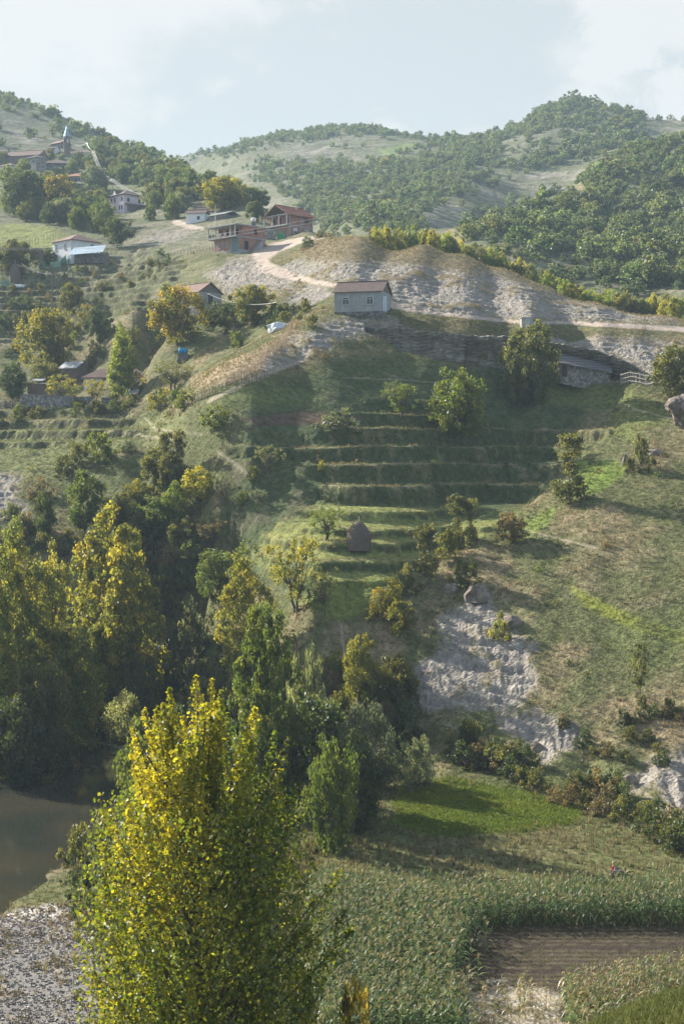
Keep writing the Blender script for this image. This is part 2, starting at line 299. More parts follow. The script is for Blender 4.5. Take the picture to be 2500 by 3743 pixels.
blend(far*pmask([(-300, 860), (60, 815), (180, 830), (330, 890), (330, 930), (-300, 950)], 340, 420, 14, 10), c3(.20, .225, .06), .9)
blend(far*sst(Y, 560, 620)*(PX < 720)*(PY < 620), c3(.085, .10, .062), .6)
blend(pmask([(1380, 545), (1470, 525), (1560, 530), (1480, 560), (1420, 585)], 800, 1250, 6, 6), c3(.20, .26, .08), .9)
for poly in ([(1880, 640), (2000, 600), (2150, 590), (2230, 600), (2140, 650), (2100, 690), (1980, 700), (1920, 660)], [(1540, 780), (1640, 750), (1750, 780), (1700, 850), (1560, 850), (1530, 820)], [(2150, 440), (2500, 420), (2500, 520), (2250, 520)],
             [(0, 420), (200, 490), (330, 530), (200, 560), (0, 500)], [(1720, 680), (1850, 690), (1880, 730), (1800, 740), (1700, 710)], [(1000, 540), (1250, 510), (1300, 540), (1050, 600)]):
    blend(pmask(poly, 420, 1250, 22, 26)*sst(NF2+.5*con, -.1, .4), c3(.28, .255, .215), .7)
blend(pmask([(1620, 850), (1760, 790), (1850, 770), (1700, 880), (1640, 910)], 380, 620, 14, 16), c3(.32, .25, .13), .8)
blend(pmask([(2090, 700), (2170, 620), (2240, 600), (2150, 690)], 500, 640, 14, 12), c3(.34, .27, .14), .8)
# bowl and terraces
bowl = pmask([(1000, 1450), (1260, 1300), (1500, 1330), (1930, 1340), (2130, 1440), (2250, 1480), (2210, 1600), (2050, 1760), (1900, 1850), (1780, 1960), (1400, 2230), (1200, 2230), (900, 2100), (800, 1900), (850, 1650), (900, 1500)], 140, 226, 30, 20)
blend(bowl, c3(.070, .095, .036)); blend(bowl*sst(NZ2+.5*NZ1, .0, .5), c3(.12, .115, .055), .6)
blend(mt*(1-LIP)*sst(180-Y, -3, 4), c3(.225, .24, .07), .95)  # sunlight on the lower treads painted in as paler grass
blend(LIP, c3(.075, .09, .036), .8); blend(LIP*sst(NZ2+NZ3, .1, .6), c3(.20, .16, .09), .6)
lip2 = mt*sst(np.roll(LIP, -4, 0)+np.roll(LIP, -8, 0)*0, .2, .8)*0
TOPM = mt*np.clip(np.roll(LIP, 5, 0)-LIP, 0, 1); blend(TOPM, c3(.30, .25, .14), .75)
blend(pmask([(1080, 2200), (1290, 2110), (1400, 2110), (1370, 2230), (1230, 2270)], 140, 170, 18, 12), c3(.17, .20, .05))
blend(pmask([(880, 1530), (1130, 1500), (1330, 1520), (1300, 1550), (950, 1555)], 180, 215, 8, 8), c3(.13, .085, .06), .9)
blend(pmask([(820, 1690), (1000, 1720), (1150, 1800), (1100, 1900), (850, 1960), (760, 1800)], 170, 200, 30, 26)*sst(NZ2, -.3, .3), c3(.115, .10, .06), .7)
blend(pmask([(800, 1420), (1000, 1400), (1180, 1450), (1100, 1480), (850, 1490)], 180, 215, 20, 14), c3(.13, .16, .05), .8)
# shoulders and yards on the left
blend(pmask([(-900, 1600), (250, 1560), (460, 1560), (640, 1500), (700, 1560), (600, 1640), (430, 1640), (330, 1680), (150, 1780), (-900, 1740)], 185, 245, 18, 16), c3(.155, .17, .062), .9)
blend(pmask([(1120, 1240), (1000, 1330), (900, 1390), (700, 1420), (690, 1380), (860, 1320), (1000, 1240), (1080, 1170)], 190, 260, 10, 12), c3(.30, .235, .14), .85)
blend(pmask([(720, 1370), (900, 1290), (980, 1260), (930, 1340), (760, 1400)], 200, 260, 10, 10), c3(.36, .27, .17), .7)
blend(pmask([(1230, 1190), (1160, 1250), (1050, 1350), (960, 1390), (920, 1380), (1050, 1290), (1130, 1210)], 195, 240, 10, 10), c3(.24, .23, .15), .6)
blend(pmask([(-900, 1150), (300, 1120), (560, 1000), (760, 960), (700, 1060), (420, 1200), (200, 1260), (-900, 1300)], 270, 360, 26, 20)*sst(NZ1, -.3, .4), c3(.25, .22, .14), .6)
blend(pmask([(430, 1020), (700, 960), (800, 960), (640, 1050), (420, 1110)], 270, 345, 20, 14), c3(.155, .17, .07), .7)
blend(BANK, c3(.075, .075, .04), .75); blend(ml*(1-BANK)*sst(NZ1+NZ2, -.2, .5), c3(.15, .155, .065), .5)  # steep banks darkened in colour for hedge lines and bank shadow
# knoll and rock
kn = pmask([(1080, 900), (1250, 855), (1500, 870), (1800, 940), (2050, 1040), (2460, 1155), (2520, 1190), (2000, 1150), (1700, 1110), (1400, 1050), (1150, 960)], 232, 300, 14, 14)
blend(kn, c3(.215, .17, .105), .9); blend(kn*sst(NZ2, .0, .5), c3(.13, .12, .06), .5)
blend(pmask([(1900, 1220), (2520, 1240), (2700, 1330), (2400, 1380), (2250, 1300), (2050, 1260)], 205, 236, 16, 14), c3(.33, .27, .22), .8)
blend(pmask([(1400, 1150), (1750, 1165), (2000, 1200), (2350, 1220), (2000, 1235), (1700, 1225), (1450, 1190)], 222, 240, 8, 10), c3(.14, .125, .06), .75)
# spur
sp = pmask([(2150, 1480), (2460, 1400), (3000, 1400), (3000, 3000), (2500, 3000), (2200, 2850), (2000, 2800), (1400, 2720), (1350, 2500), (1500, 2150), (1700, 2020), (1880, 1930), (2000, 1780)], 105, 215, 24, 18)
blend(sp, c3(.128, .135, .054)); blend(sp*sst(NZ1+.5*NZ2+.3*NZ3, -.15, .4), c3(.235, .195, .11), .7)
tanp = [[(1540, 2080), (1700, 1990), (1850, 1990), (1900, 2080), (1880, 2180), (1700, 2200), (1560, 2330), (1420, 2420), (1340, 2360), (1450, 2200)], [(2000, 1900), (2100, 1840), (2260, 1850), (2330, 1900), (2450, 1930), (2350, 1980), (2150, 1950), (2030, 1950)],
        [(1960, 2400), (2100, 2330), (2200, 2330), (2120, 2450), (2050, 2560), (1960, 2620), (1900, 2560)], [(1180, 2300), (1350, 2240), (1480, 2350), (1330, 2480), (1150, 2480)], [(2100, 2600), (2500, 2500), (2600, 2750), (2350, 2760), (2150, 2700)]]
for q in tanp: blend(pmask(q, 105, 178, 24, 26)*np.clip(.55+NZ2, 0, 1), c3(.30, .225, .135), .8)
blend(pmask([(2080, 2140), (2200, 2200), (2350, 2270), (2560, 2330), (2500, 2360), (2300, 2300), (2130, 2210)], 125, 160, 16, 14), c3(.23, .25, .035), .9)
blend(pmask([(2100, 1680), (2280, 1690), (2290, 1730), (2200, 1790), (2100, 1820), (2080, 1760)], 155, 195, 10, 10), c3(.17, .24, .04), .9)
blend(pmask([(1880, 1990), (2000, 1920), (2040, 1850), (1960, 1880), (1850, 1940)], 155, 180, 10, 10), c3(.19, .24, .05), .9)
blend(pmask([(2000, 1420), (2180, 1400), (2400, 1470), (2460, 1520), (2300, 1620), (2220, 1560), (2230, 1500), (1950, 1470)], 175, 226, 16, 14), c3(.17, .19, .055), .8)
blend(pmask([(2130, 2330), (2560, 2180), (2600, 2450), (2300, 2440)], 120, 160, 26, 22), c3(.115, .135, .045), .6)
# valley floor
blend(flat, c3(.145, .15, .058)); blend(flat*sst(NZ2+NZ3, 0, .5), c3(.11, .14, .045), .7)
blend(pmask([(1450, 2880), (1640, 2850), (1880, 2890), (2130, 2960), (2100, 3010), (1900, 3040), (1600, 3060), (1450, 3010)], 100, 145, 14, 12), c3(.15, .185, .04), .95)
blend(pmask([(1650, 2960), (1900, 2950), (2110, 2980), (2080, 3015), (1880, 3035)], 100, 145, 8, 10), c3(.16, .25, .035), .8)
blend(pmask([(1540, 3080), (2000, 3020), (2200, 3050), (2100, 3130), (1700, 3190), (1540, 3160)], 95, 130, 16, 20), c3(.18, .145, .08), .4)
corn_ground = pmask([(1120, 3225), (1500, 3275), (2600, 3262), (2900, 3800), (1100, 3800)], 60, 116, 14, 10); blend(corn_ground, c3(.115, .09, .055), .85)
plot = pmask([(1700, 3400), (2700, 3395), (2700, 3520), (2020, 3640), (1800, 3630), (1690, 3500)], 60, 108, 6, 4)
rows = .5+.5*np.sin(Y*8.2+.5*NZ1); blend(plot, c3(.052, .038, .028)); blend(plot*sst(rows+.5*NZ3, .45, .9), c3(.13, .11, .06), .6)
straw = pmask([(1660, 3600), (1820, 3590), (2050, 3640), (2060, 3760), (1700, 3800)], 60, 90, 18, 26)*sst(NZ2+NZ3, -.2, .3); blend(straw, c3(.55, .50, .43), .85)
grav = pmask([(-500, 3360), (0, 3345), (220, 3305), (300, 3330), (330, 3420), (380, 3520), (440, 3800), (-500, 3800)], 55, 112, 14, 16)
blend(grav, c3(.18, .17, .157)); blend(grav*sst(NZ2+.5*NZ3, .1, .5), c3(.22, .18, .125), .7)
blend(pmask([(-300, 3350), (30, 3330), (200, 3305), (270, 3320), (210, 3350), (60, 3370), (-300, 3430)], 80, 112, 8, 8), c3(.46, .425, .375), .9)
blend(pmask([(300, 2680), (420, 2640), (440, 2680), (380, 2730), (310, 2740)], 135, 175, 8, 8), c3(.46, .42, .38), .8)
rivm = (1-sst(RD, .3, 1.6))*(Y < 215); blend(rivm, c3(.14, .115, .085), .8)
blend(pmask([(2000, 3560), (2560, 3560), (2560, 3850), (2000, 3850)], 6, 33, 10, 8), c3(.135, .145, .06), .9)
# rock colour after the greens, then roads and footpaths
st = fbm(X/9, hh/.55, 4); blend(np.clip(rk*2.5, 0, 1)*(1-rk), c3(.27, .215, .14), .6); blend(rk, c3(.315, .285, .245)); blend(rk*sst(st, -.05, .3), c3(.215, .195, .17), .75); blend(rk*sst(NZ1*.5+NZ2, .15, .5), c3(.19, .16, .10), .7); blend(rk*sst(.32-gul, 0, .25), c3(.22, .205, .185), .6); blend(rk*sst(NZ3+NZ2, .2, .7), c3(.20, .17, .11), .6)
ROAD = [(880, 1000, 4), (960, 975, 12), (1010, 945, 26), (1000, 915, 20), (1060, 885, 16), (1120, 878, 12), (1180, 868, 10)]
road = np.maximum(lmask([(1180, 865, 6), (1090, 880, 12), (1010, 905, 20), (950, 935, 30), (965, 975, 26), (1060, 1010, 14), (1150, 1030, 9), (1230, 1045, 8)], 232, 360),
                  lmask([(1440, 1118, 12), (1560, 1140, 8), (1750, 1163, 6), (1930, 1182, 5), (2040, 1178, 6), (2250, 1190, 8), (2520, 1205, 11), (2900, 1225, 12)], 225, 250))
road = np.maximum(road, lmask([(640, 810, 10), (700, 830, 9), (740, 835, 6)], 350, 420))
blend(road, c3(.40, .33, .27)); blend(road*sst(NZ3, .0, .5), c3(.30, .25, .20), .5)
path = np.zeros(Zr.shape)
for ln, a, b in (([(1620, 2645, 5), (1720, 2690, 6), (1850, 2725, 5), (1930, 2760, 6), (1980, 2830, 6)], 128, 142), ([(2240, 2890, 6), (2350, 2900, 8), (2420, 2950, 8), (2500, 2985, 10), (2700, 3060, 10)], 108, 135),
                 ([(1060, 1250, 5), (1140, 1290, 7), (1080, 1330, 6), (960, 1370, 7), (860, 1420, 8), (760, 1470, 6)], 188, 230), ([(1250, 1380, 1.2), (1500, 1390, 1.2), (1850, 1420, 1.2)], 200, 218), ([(2180, 1435, 2), (2330, 1500, 3), (2450, 1530, 2)], 190, 215),
                 ([(530, 1530, 3), (570, 1570, 4), (740, 1590, 3)], 190, 235), ([(400, 1575, 3), (560, 1600, 4), (680, 1615, 3)], 188, 235), ([(10, 1760, 9), (50, 1830, 8), (60, 1880, 7), (120, 1930, 6)], 190, 212),
                 ([(800, 1655, 6), (850, 1690, 5), (900, 1730, 4)], 175, 195), ([(1245, 2280, 5), (1250, 2330, 6), (1262, 2420, 5), (1270, 2480, 5)], 138, 152), ([(1880, 1925, 2), (2000, 1960, 3), (2180, 2005, 5)], 150, 175)):
    path = np.maximum(path, lmask(ln, a, b, 3))
blend(path, c3(.33, .28, .21), .6)
COLR *= (1+.22*NZ3+.18*NZ2)[..., None]; COLR = np.clip(COLR, .012, .7)
CLS[Y > 331] = 7
for m, k in ((rk, 2), (road, 1), (path, 3), (grav, 4), (plot, 6)): CLS[(m > .55)] = k
CLS[(flat > .5) & (CLS == 0)] = 5
# ---------------------------------------------------------------- node helpers
def newmat(name):
    m = bpy.data.materials.new(name); m.use_nodes = True; nt = m.node_tree; nt.nodes.clear()
    o = nt.nodes.new('ShaderNodeOutputMaterial'); return m, nt, nt.nodes, nt.links, o
def tex_noise(nt, vec, scale, detail=4, rough=.55):
    n = nt.nodes.new('ShaderNodeTexNoise'); n.inputs['Scale'].default_value = scale; n.inputs['Detail'].default_value = detail
    n.inputs['Roughness'].default_value = rough
    if vec: nt.links.new(vec, n.inputs['Vector'])
    return n.outputs[0]
def maprange(nt, v, a, b, c, d):
    m = nt.nodes.new('ShaderNodeMapRange'); nt.links.new(v, m.inputs[0])
    for i, q in zip((1, 2, 3, 4), (a, b, c, d)): m.inputs[i].default_value = q
    return m.outputs[0]
def nmath(nt, op, a, b):
    m = nt.nodes.new('ShaderNodeMath'); m.operation = op
    for i, q in enumerate((a, b)):
        if hasattr(q, 'links'): nt.links.new(q, m.inputs[i])
        else: m.inputs[i].default_value = q
    return m.outputs[0]
def cmul(nt, col, v):
    m = nt.nodes.new('ShaderNodeMix'); m.data_type = 'RGBA'; m.blend_type = 'MULTIPLY'; m.inputs[0].default_value = 1
    nt.links.new(col, m.inputs[6]); nt.links.new(v, m.inputs[7]); return m.outputs[2]
def ground_mat(name, s1, s2, amp, dist, contrast=.5, vor=False):
    m, nt, N, L, o = newmat(name)
    tc = N.new('ShaderNodeTexCoord').outputs['Object']; at = N.new('ShaderNodeAttribute'); at.attribute_name = 'col'
    a = tex_noise(nt, tc, s1, 5, .65); b = tex_noise(nt, tc, s2, 4, .6)
    v = nmath(nt, 'ADD', maprange(nt, a, .3, .7, 1-contrast, 1+contrast), maprange(nt, b, .3, .7, -contrast*.5, contrast*.5))
    c = cmul(nt, at.outputs['Color'], v)
    p = N.new('ShaderNodeBsdfPrincipled'); L.new(c, p.inputs['Base Color']); p.inputs['Roughness'].default_value = .92
    p.inputs['Specular IOR Level'].default_value = .15
    h = nmath(nt, 'ADD', a, nmath(nt, 'MULTIPLY', b, .6))
    if vor:
        vo = N.new('ShaderNodeTexVoronoi'); vo.inputs['Scale'].default_value = s2*.6; L.new(tc, vo.inputs['Vector']); h = nmath(nt, 'ADD', h, nmath(nt, 'MULTIPLY', vo.outputs['Distance'], .7))
    bp = N.new('ShaderNodeBump'); bp.inputs['Strength'].default_value = amp; bp.inputs['Distance'].default_value = dist
    L.new(h, bp.inputs['Height']); L.new(bp.outputs[0], p.inputs['Normal']); L.new(p.outputs[0], o.inputs[0]); return m
GM = {0: ('hillside_ground', ground_mat('grassland', 1.1, 3.2, .9, .55, .45)), 1: ('dirt_road', ground_mat('road_dirt', .8, 3, .5, .12, .2)),
      2: ('rock_ground', ground_mat('pale_rock', .9, 3.5, .9, .45, .32, True)), 3: ('footpath', ground_mat('path_dirt', 1, 4, .5, .1, .2)),
      4: ('gravel_bank', ground_mat('river_gravel', 2.2, 7, .6, .15, .25, True)), 5: ('field_ground', ground_mat('field_soil', 1.5, 5, .9, .35, .45)),
      6: ('ploughed_plot', ground_mat('tilled_soil', 2, 8, .9, .15, .35)), 7: ('far_hills', ground_mat('far_grassland', .35, 1.1, .9, 1.3, .4))}
def link(o, parent=None):
    COL.objects.link(o)
    if parent is not None: o.parent = parent
    return o
def tag(o, label=None, cat=None, group=None, kind=None):
    for k, v in (('label', label), ('category', cat), ('group', group), ('kind', kind)):
        if v: o[k] = v
    return o
def npmesh(name, V, Q, mats, col=None, mi=None, smooth=False, nv=4):
    """a mesh from numpy arrays; Q holds nv-gons"""
    me = bpy.data.meshes.new(name); V = np.ascontiguousarray(V, np.float32); Q = np.ascontiguousarray(Q, np.int32)
    me.vertices.add(len(V)); me.vertices.foreach_set('co', V.ravel())
    me.loops.add(Q.size); me.loops.foreach_set('vertex_index', Q.ravel())
    me.polygons.add(len(Q)); me.polygons.foreach_set('loop_start', np.arange(0, Q.size, nv, dtype=np.int32))
    for m in mats: me.materials.append(m)
    if mi is not None: me.polygons.foreach_set('material_index', np.ascontiguousarray(mi, np.int32))
    if smooth: me.polygons.foreach_set('use_smooth', np.ones(len(Q), bool))
    me.update(calc_edges=True)
    if col is not None:
        a = me.attributes.new('col', 'FLOAT_COLOR', 'POINT')
        c = np.ones((len(V), 4), np.float32); c[:, :3] = col; a.data.foreach_set('color', c.ravel())
    return me
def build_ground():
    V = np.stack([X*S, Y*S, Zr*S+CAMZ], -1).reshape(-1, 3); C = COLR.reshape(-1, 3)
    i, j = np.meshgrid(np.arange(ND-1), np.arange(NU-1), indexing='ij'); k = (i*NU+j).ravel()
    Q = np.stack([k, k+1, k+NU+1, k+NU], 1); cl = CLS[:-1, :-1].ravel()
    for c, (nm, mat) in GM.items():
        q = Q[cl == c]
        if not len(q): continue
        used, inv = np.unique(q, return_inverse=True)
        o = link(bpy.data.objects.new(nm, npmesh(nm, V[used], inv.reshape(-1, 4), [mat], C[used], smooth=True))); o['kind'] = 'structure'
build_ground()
def river():
    m, nt, N, L, o = newmat('river_water')
    p = N.new('ShaderNodeBsdfPrincipled'); tc = N.new('ShaderNodeTexCoord').outputs['Object']
    n = tex_noise(nt, tc, .12, 3); rp_ = N.new('ShaderNodeMix'); rp_.data_type = 'RGBA'; L.new(maprange(nt, n, .35, .65, 0, 1), rp_.inputs[0])
    rp_.inputs[6].default_value = (.026, .031, .024, 1); rp_.inputs[7].default_value = (.045, .040, .027, 1); L.new(rp_.outputs[2], p.inputs['Base Color'])
    p.inputs['Roughness'].default_value = .04; p.inputs['IOR'].default_value = 1.33
    b = N.new('ShaderNodeBump'); b.inputs['Strength'].default_value = .12; b.inputs['Distance'].default_value = .06
    L.new(tex_noise(nt, tc, 1.6, 3), b.inputs['Height']); L.new(b.outputs[0], p.inputs['Normal']); L.new(p.outputs[0], o.inputs[0])
    z = WZ*S+CAMZ; xs = np.array([-75, -40, -20, 14])*S; ys = np.arange(66, 212, 6.)*S
    V = [(x, y, z) for y in ys for x in xs]; Q = [(r*4+c, r*4+c+1, r*4+c+5, r*4+c+4) for r in range(len(ys)-1) for c in range(3)]
    ob = link(bpy.data.objects.new('river', npmesh('river', np.array(V), np.array(Q), [m]))); ob['kind'] = 'structure'
river()
# ---------------------------------------------------------------- plants: materials
def leaf_material(name='leaves', tc_=(2.0, 1.9, .85), tf=.56, gl_=.03):
    m, nt, N, L, o = newmat(name)
    at = N.new('ShaderNodeAttribute'); at.attribute_name = 'col'; oi = N.new('ShaderNodeObjectInfo')
    c = cmul(nt, at.outputs['Color'], oi.outputs['Color'])
    df = N.new('ShaderNodeBsdfDiffuse'); L.new(c, df.inputs[0])
    tr = N.new('ShaderNodeBsdfTranslucent'); mt_ = N.new('ShaderNodeMix'); mt_.data_type = 'RGBA'; mt_.blend_type = 'MULTIPLY'; mt_.inputs[0].default_value = 1
    L.new(c, mt_.inputs[6]); mt_.inputs[7].default_value = (*tc_, 1); L.new(mt_.outputs[2], tr.inputs[0])
    gl = N.new('ShaderNodeBsdfGlossy'); gl.inputs['Roughness'].default_value = .46; gl.inputs[0].default_value = (.9, .95, 1, 1)
    s1 = N.new('ShaderNodeMixShader'); s1.inputs[0].default_value = tf; L.new(df.outputs[0], s1.inputs[1]); L.new(tr.outputs[0], s1.inputs[2])
    s2 = N.new('ShaderNodeMixShader'); s2.inputs[0].default_value = gl_; L.new(s1.outputs[0], s2.inputs[1]); L.new(gl.outputs[0], s2.inputs[2])
    L.new(s2.outputs[0], o.inputs[0]); return m
LEAF = leaf_material(); BLADE = leaf_material('grass_blades', (1.15, 1.15, .85), .42, .008); CORNLEAF = leaf_material('corn_leaves', (1.35, 1.4, .6), .4, .055)
def simple(name, col, rough=.85, noise=0, scale=4, bump=0, spec=.3, metal=0):
    m, nt, N, L, o = newmat(name); p = N.new('ShaderNodeBsdfPrincipled'); p.inputs['Base Color'].default_value = (*col, 1)
    p.inputs['Roughness'].default_value = rough; p.inputs['Specular IOR Level'].default_value = spec; p.inputs['Metallic'].default_value = metal
    if noise:
        tc = N.new('ShaderNodeTexCoord').outputs['Object']; n = tex_noise(nt, tc, scale, 5, .6)
        mx = N.new('ShaderNodeMix'); mx.data_type = 'RGBA'; L.new(maprange(nt, n, .3, .7, 0, 1), mx.inputs[0])
        mx.inputs[6].default_value = (*[max(.004, v*(1-noise)) for v in col], 1); mx.inputs[7].default_value = (*[v*(1+noise) for v in col], 1); L.new(mx.outputs[2], p.inputs['Base Color'])
        if bump:
            b = N.new('ShaderNodeBump'); b.inputs['Strength'].default_value = .8; b.inputs['Distance'].default_value = bump; L.new(n, b.inputs['Height']); L.new(b.outputs[0], p.inputs['Normal'])
    L.new(p.outputs[0], o.inputs[0]); return m
BARK = simple('bark', (.115, .095, .075), .95, .4, 3, .06); PALEBARK = simple('pale_bark', (.36, .34, .30), .9, .35, 3, .04)
# ---------------------------------------------------------------- plants: shapes
def unit(v): return v/np.maximum(np.linalg.norm(v, axis=-1, keepdims=True), 1e-9)
def leaves(g, pos, nrm, size, aspect=.75, along=None):
    """diamond leaves at pos; returns vertices (n*4) and quads"""
    n = len(pos); r = unit(g.normal(size=(n, 3)))
    t = unit(r if along is None else r*.6+along); nn = unit(nrm+.6*unit(g.normal(size=(n, 3)))); s = unit(np.cross(nn, t)); nn = np.cross(t, s)
    L_ = (size*g.uniform(.65, 1.3, n))[:, None]; w = L_*aspect*.5
    V = np.stack([pos-t*L_*.5, pos+s*w+nn*L_*.08, pos+t*L_*.5, pos-s*w+nn*L_*.08], 1).reshape(-1, 3)
    return V, np.arange(n*4).reshape(-1, 4)
def lerp(a, b, k): k = np.asarray(k)[..., None]; return np.asarray(a)*(1-k)+np.asarray(b)*k
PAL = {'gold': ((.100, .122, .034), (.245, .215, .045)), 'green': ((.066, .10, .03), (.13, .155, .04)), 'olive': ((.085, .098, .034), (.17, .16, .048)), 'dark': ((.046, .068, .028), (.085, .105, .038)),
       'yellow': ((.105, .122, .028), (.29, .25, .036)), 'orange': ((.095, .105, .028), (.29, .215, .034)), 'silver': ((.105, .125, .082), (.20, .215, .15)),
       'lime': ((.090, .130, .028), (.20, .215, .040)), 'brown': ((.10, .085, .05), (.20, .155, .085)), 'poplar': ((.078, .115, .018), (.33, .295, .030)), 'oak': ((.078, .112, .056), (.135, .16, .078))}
def crown(seed, h, w, n_cl, per, leaf, pal, prof, aspect=.75, base=.2, cr=.24, up=.25, wob=.22, along=None, shell=.42):
    """foliage: clumps spread through an uneven envelope; prof(t) is the radius over the height of the crown"""
    g = np.random.default_rng(seed); ph = g.uniform(0, 6.28, 6); a = g.uniform(0, 6.28, n_cl)
    tt = np.linspace(0, 1, 60); pr = np.array([max(prof(x), .02) for x in tt]); cdf = np.cumsum(pr**1.6+.05); cdf /= cdf[-1]
    t = np.interp(g.uniform(0, 1, n_cl), cdf, tt); rr = np.interp(t, tt, pr)*w/2
    rr = rr*(1+wob*(np.sin(2*a+ph[0]+3*t)+.7*np.sin(3*a+ph[1]-5*t)+.5*np.sin(5*a+ph[2]+7*t)))
    f = g.uniform(0, 1, n_cl)**shell; cw = cr*min(w, h*(1-base))*.5*g.uniform(.6, 1.35, n_cl)
    C = np.stack([np.cos(a)*rr*f, np.sin(a)*rr*f, base*h+t*(1-base)*h], 1); C[:, :2] *= (1-.0*cw[:, None]); C[:, 2] -= cw*.35
    k = np.repeat(np.arange(n_cl), per); n = len(k); d = unit(g.normal(size=(n, 3))); d[:, 2] *= .8; q = g.uniform(0, 1, n)**.45
    pos = C[k]+d*(cw[k]*q)[:, None]; pos[:, 2] = np.maximum(pos[:, 2], .03*h)
    nrm = d+np.array([0, 0, up]); V, Q = leaves(g, pos, nrm, leaf, aspect, along)
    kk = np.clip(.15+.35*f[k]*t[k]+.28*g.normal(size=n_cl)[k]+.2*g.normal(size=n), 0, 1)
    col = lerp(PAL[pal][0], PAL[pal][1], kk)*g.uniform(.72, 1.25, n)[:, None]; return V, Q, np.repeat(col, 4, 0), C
def tube(pts, rad, sides=6):
    pts = np.asarray(pts, float); n = len(pts); rad = np.asarray(rad, float); V = []; 
    for i in range(n):
        d = unit(pts[min(i+1, n-1)]-pts[max(i-1, 0)]); a = np.cross(d, [0, 1, .2]); a = a/max(np.linalg.norm(a), 1e-6); b = np.cross(d, a)
        th = np.arange(sides)*2*np.pi/sides; V.append(pts[i]+rad[i]*(np.cos(th)[:, None]*a+np.sin(th)[:, None]*b))
    Q = [(i*sides+j, i*sides+(j+1) % sides, (i+1)*sides+(j+1) % sides, (i+1)*sides+j) for i in range(n-1) for j in range(sides)]
    return np.concatenate(V), np.array(Q)
def merge(parts):
    V = []; Q = []; o = 0
    for v, q in parts: V.append(v); Q.append(np.asarray(q)+o); o += len(v)
    return np.concatenate(V), np.concatenate(Q)
def limbs(seed, h, C, r0, fork=.3, n=7, lean=0., stems=1):
    g = np.random.default_rng(seed+99); parts = []
    for s_ in range(stems):
        off = np.array([g.normal()*.35, g.normal()*.35, 0])*(stems > 1)
        f = np.array([lean*h*fork+g.normal()*.04*h, g.normal()*.04*h, fork*h])+off*1.5
        mid = f*.5+off*.4+g.normal(size=3)*.02*h*[1, 1, 0]
        parts.append(tube([off+[0, 0, -.25], off*.9+[0, 0, .15], mid, f], [r0*1.35, r0*1.05, r0*.85, r0*.7]))
        for i in g.choice(len(C), min(n, len(C)), replace=False):
            e = C[i]; m1 = f*.55+e*.45+np.array([0, 0, .08*h])*g.uniform(-.3, 1)+g.normal(size=3)*.03*h
            parts.append(tube([f*.97+mid*.03, m1*.5+f*.5+g.normal(size=3)*.012*h, m1, e], [r0*.5, r0*.36, r0*.24, r0*.07], 5))
    return merge(parts)
dome = lambda t: math.sqrt(max(0, 1-(1.75*t-.75)**2)) if t > .43 else .72+.28*math.sin(t/.43*1.57)
ball = lambda t: math.sqrt(max(0, 1-(2*t-1)**2))*1.0
col_ = lambda t: (.55+.45*math.sin(min(1, t/.35)*1.57))*(1-max(0, (t-.35)/.65)**1.7)
heap = lambda t: math.sqrt(max(0, 1-t*t))*.98
spread = lambda t: .45+.55*math.sin(t*2.6) if t < .95 else .3
vase = lambda t: .35+.65*t**.7 if t < .85 else .8
# kind: height, width, clumps, leaves per clump, leaf size, envelope, aspect, crown base, clump size, trunk radius, fork, limbs, stems
KIND = {'broad': (8.0, 8.0, 130, 90, .30, dome, .8, .13, .26, .26, .26, 12, 1), 'round': (6, 5.6, 80, 75, .27, ball, .8, .14, .28, .16, .28, 9, 1), 'open': (4.4, 4.6, 60, 42, .19, spread, .6, .22, .24, .12, .28, 16, 2),
        'column': (10, 4.4, 120, 70, .27, col_, .85, .12, .32, .17, .3, 12, 1), 'bush': (2.3, 3.2, 42, 50, .19, heap, .75, .0, .34, .04, .2, 6, 3), 'willow': (4.4, 5, 100, 60, .30, heap, .26, .0, .26, .07, .15, 14, 4),
        'pillar': (6.5, 2.6, 70, 60, .21, lambda t: .75+.25*math.sin(9*t), .8, .1, .42, .10, .3, 8, 1), 'sapling': (4.8, 2.2, 34, 42, .20, ball, .7, .3, .36, .07, .35, 8, 1), 'grand': (20, 13, 330, 90, .40, lambda t: math.sqrt(max(0, 1-((t-.3)/.7)**2.6)) if t > .3 else .85, .8, .05, .15, .4, .22, 16, 1), 'tall': (20, 9, 260, 90, .36, lambda t: (.6+.4*math.sin(min(1, t/.3)*1.57))*(1-max(0, (t-.45)/.55)**3.4), .8, .07, .24, .26, .3, 14, 1)}
_cache = {}
def proto(kind, pal, var=0):
    k = (kind, pal, var)
    if k not in _cache:
        h, w, nc, per, lf, prof, asp, base, cr, r0, fork, nl, stems = KIND[kind]; seed = abs(hash(kind)) % 1 + sum(map(ord, kind+pal))*7+var*131
        al = np.array([0, 0, .6]) if kind == 'willow' else None
        V, Q, c, C = crown(seed, h, w, nc, per, lf, pal, prof, asp, base, cr, along=al)
        TV, TQ = limbs(seed, h, C, r0, fork, nl, stems=stems)
        h = float(np.percentile(V[:, 2], 99.3)); w = 2*float(np.percentile(np.hypot(V[:, 0], V[:, 1]), 95))
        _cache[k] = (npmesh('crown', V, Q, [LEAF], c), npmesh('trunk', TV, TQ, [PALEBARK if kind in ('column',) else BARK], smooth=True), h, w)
    return _cache[k]
GRP = {}
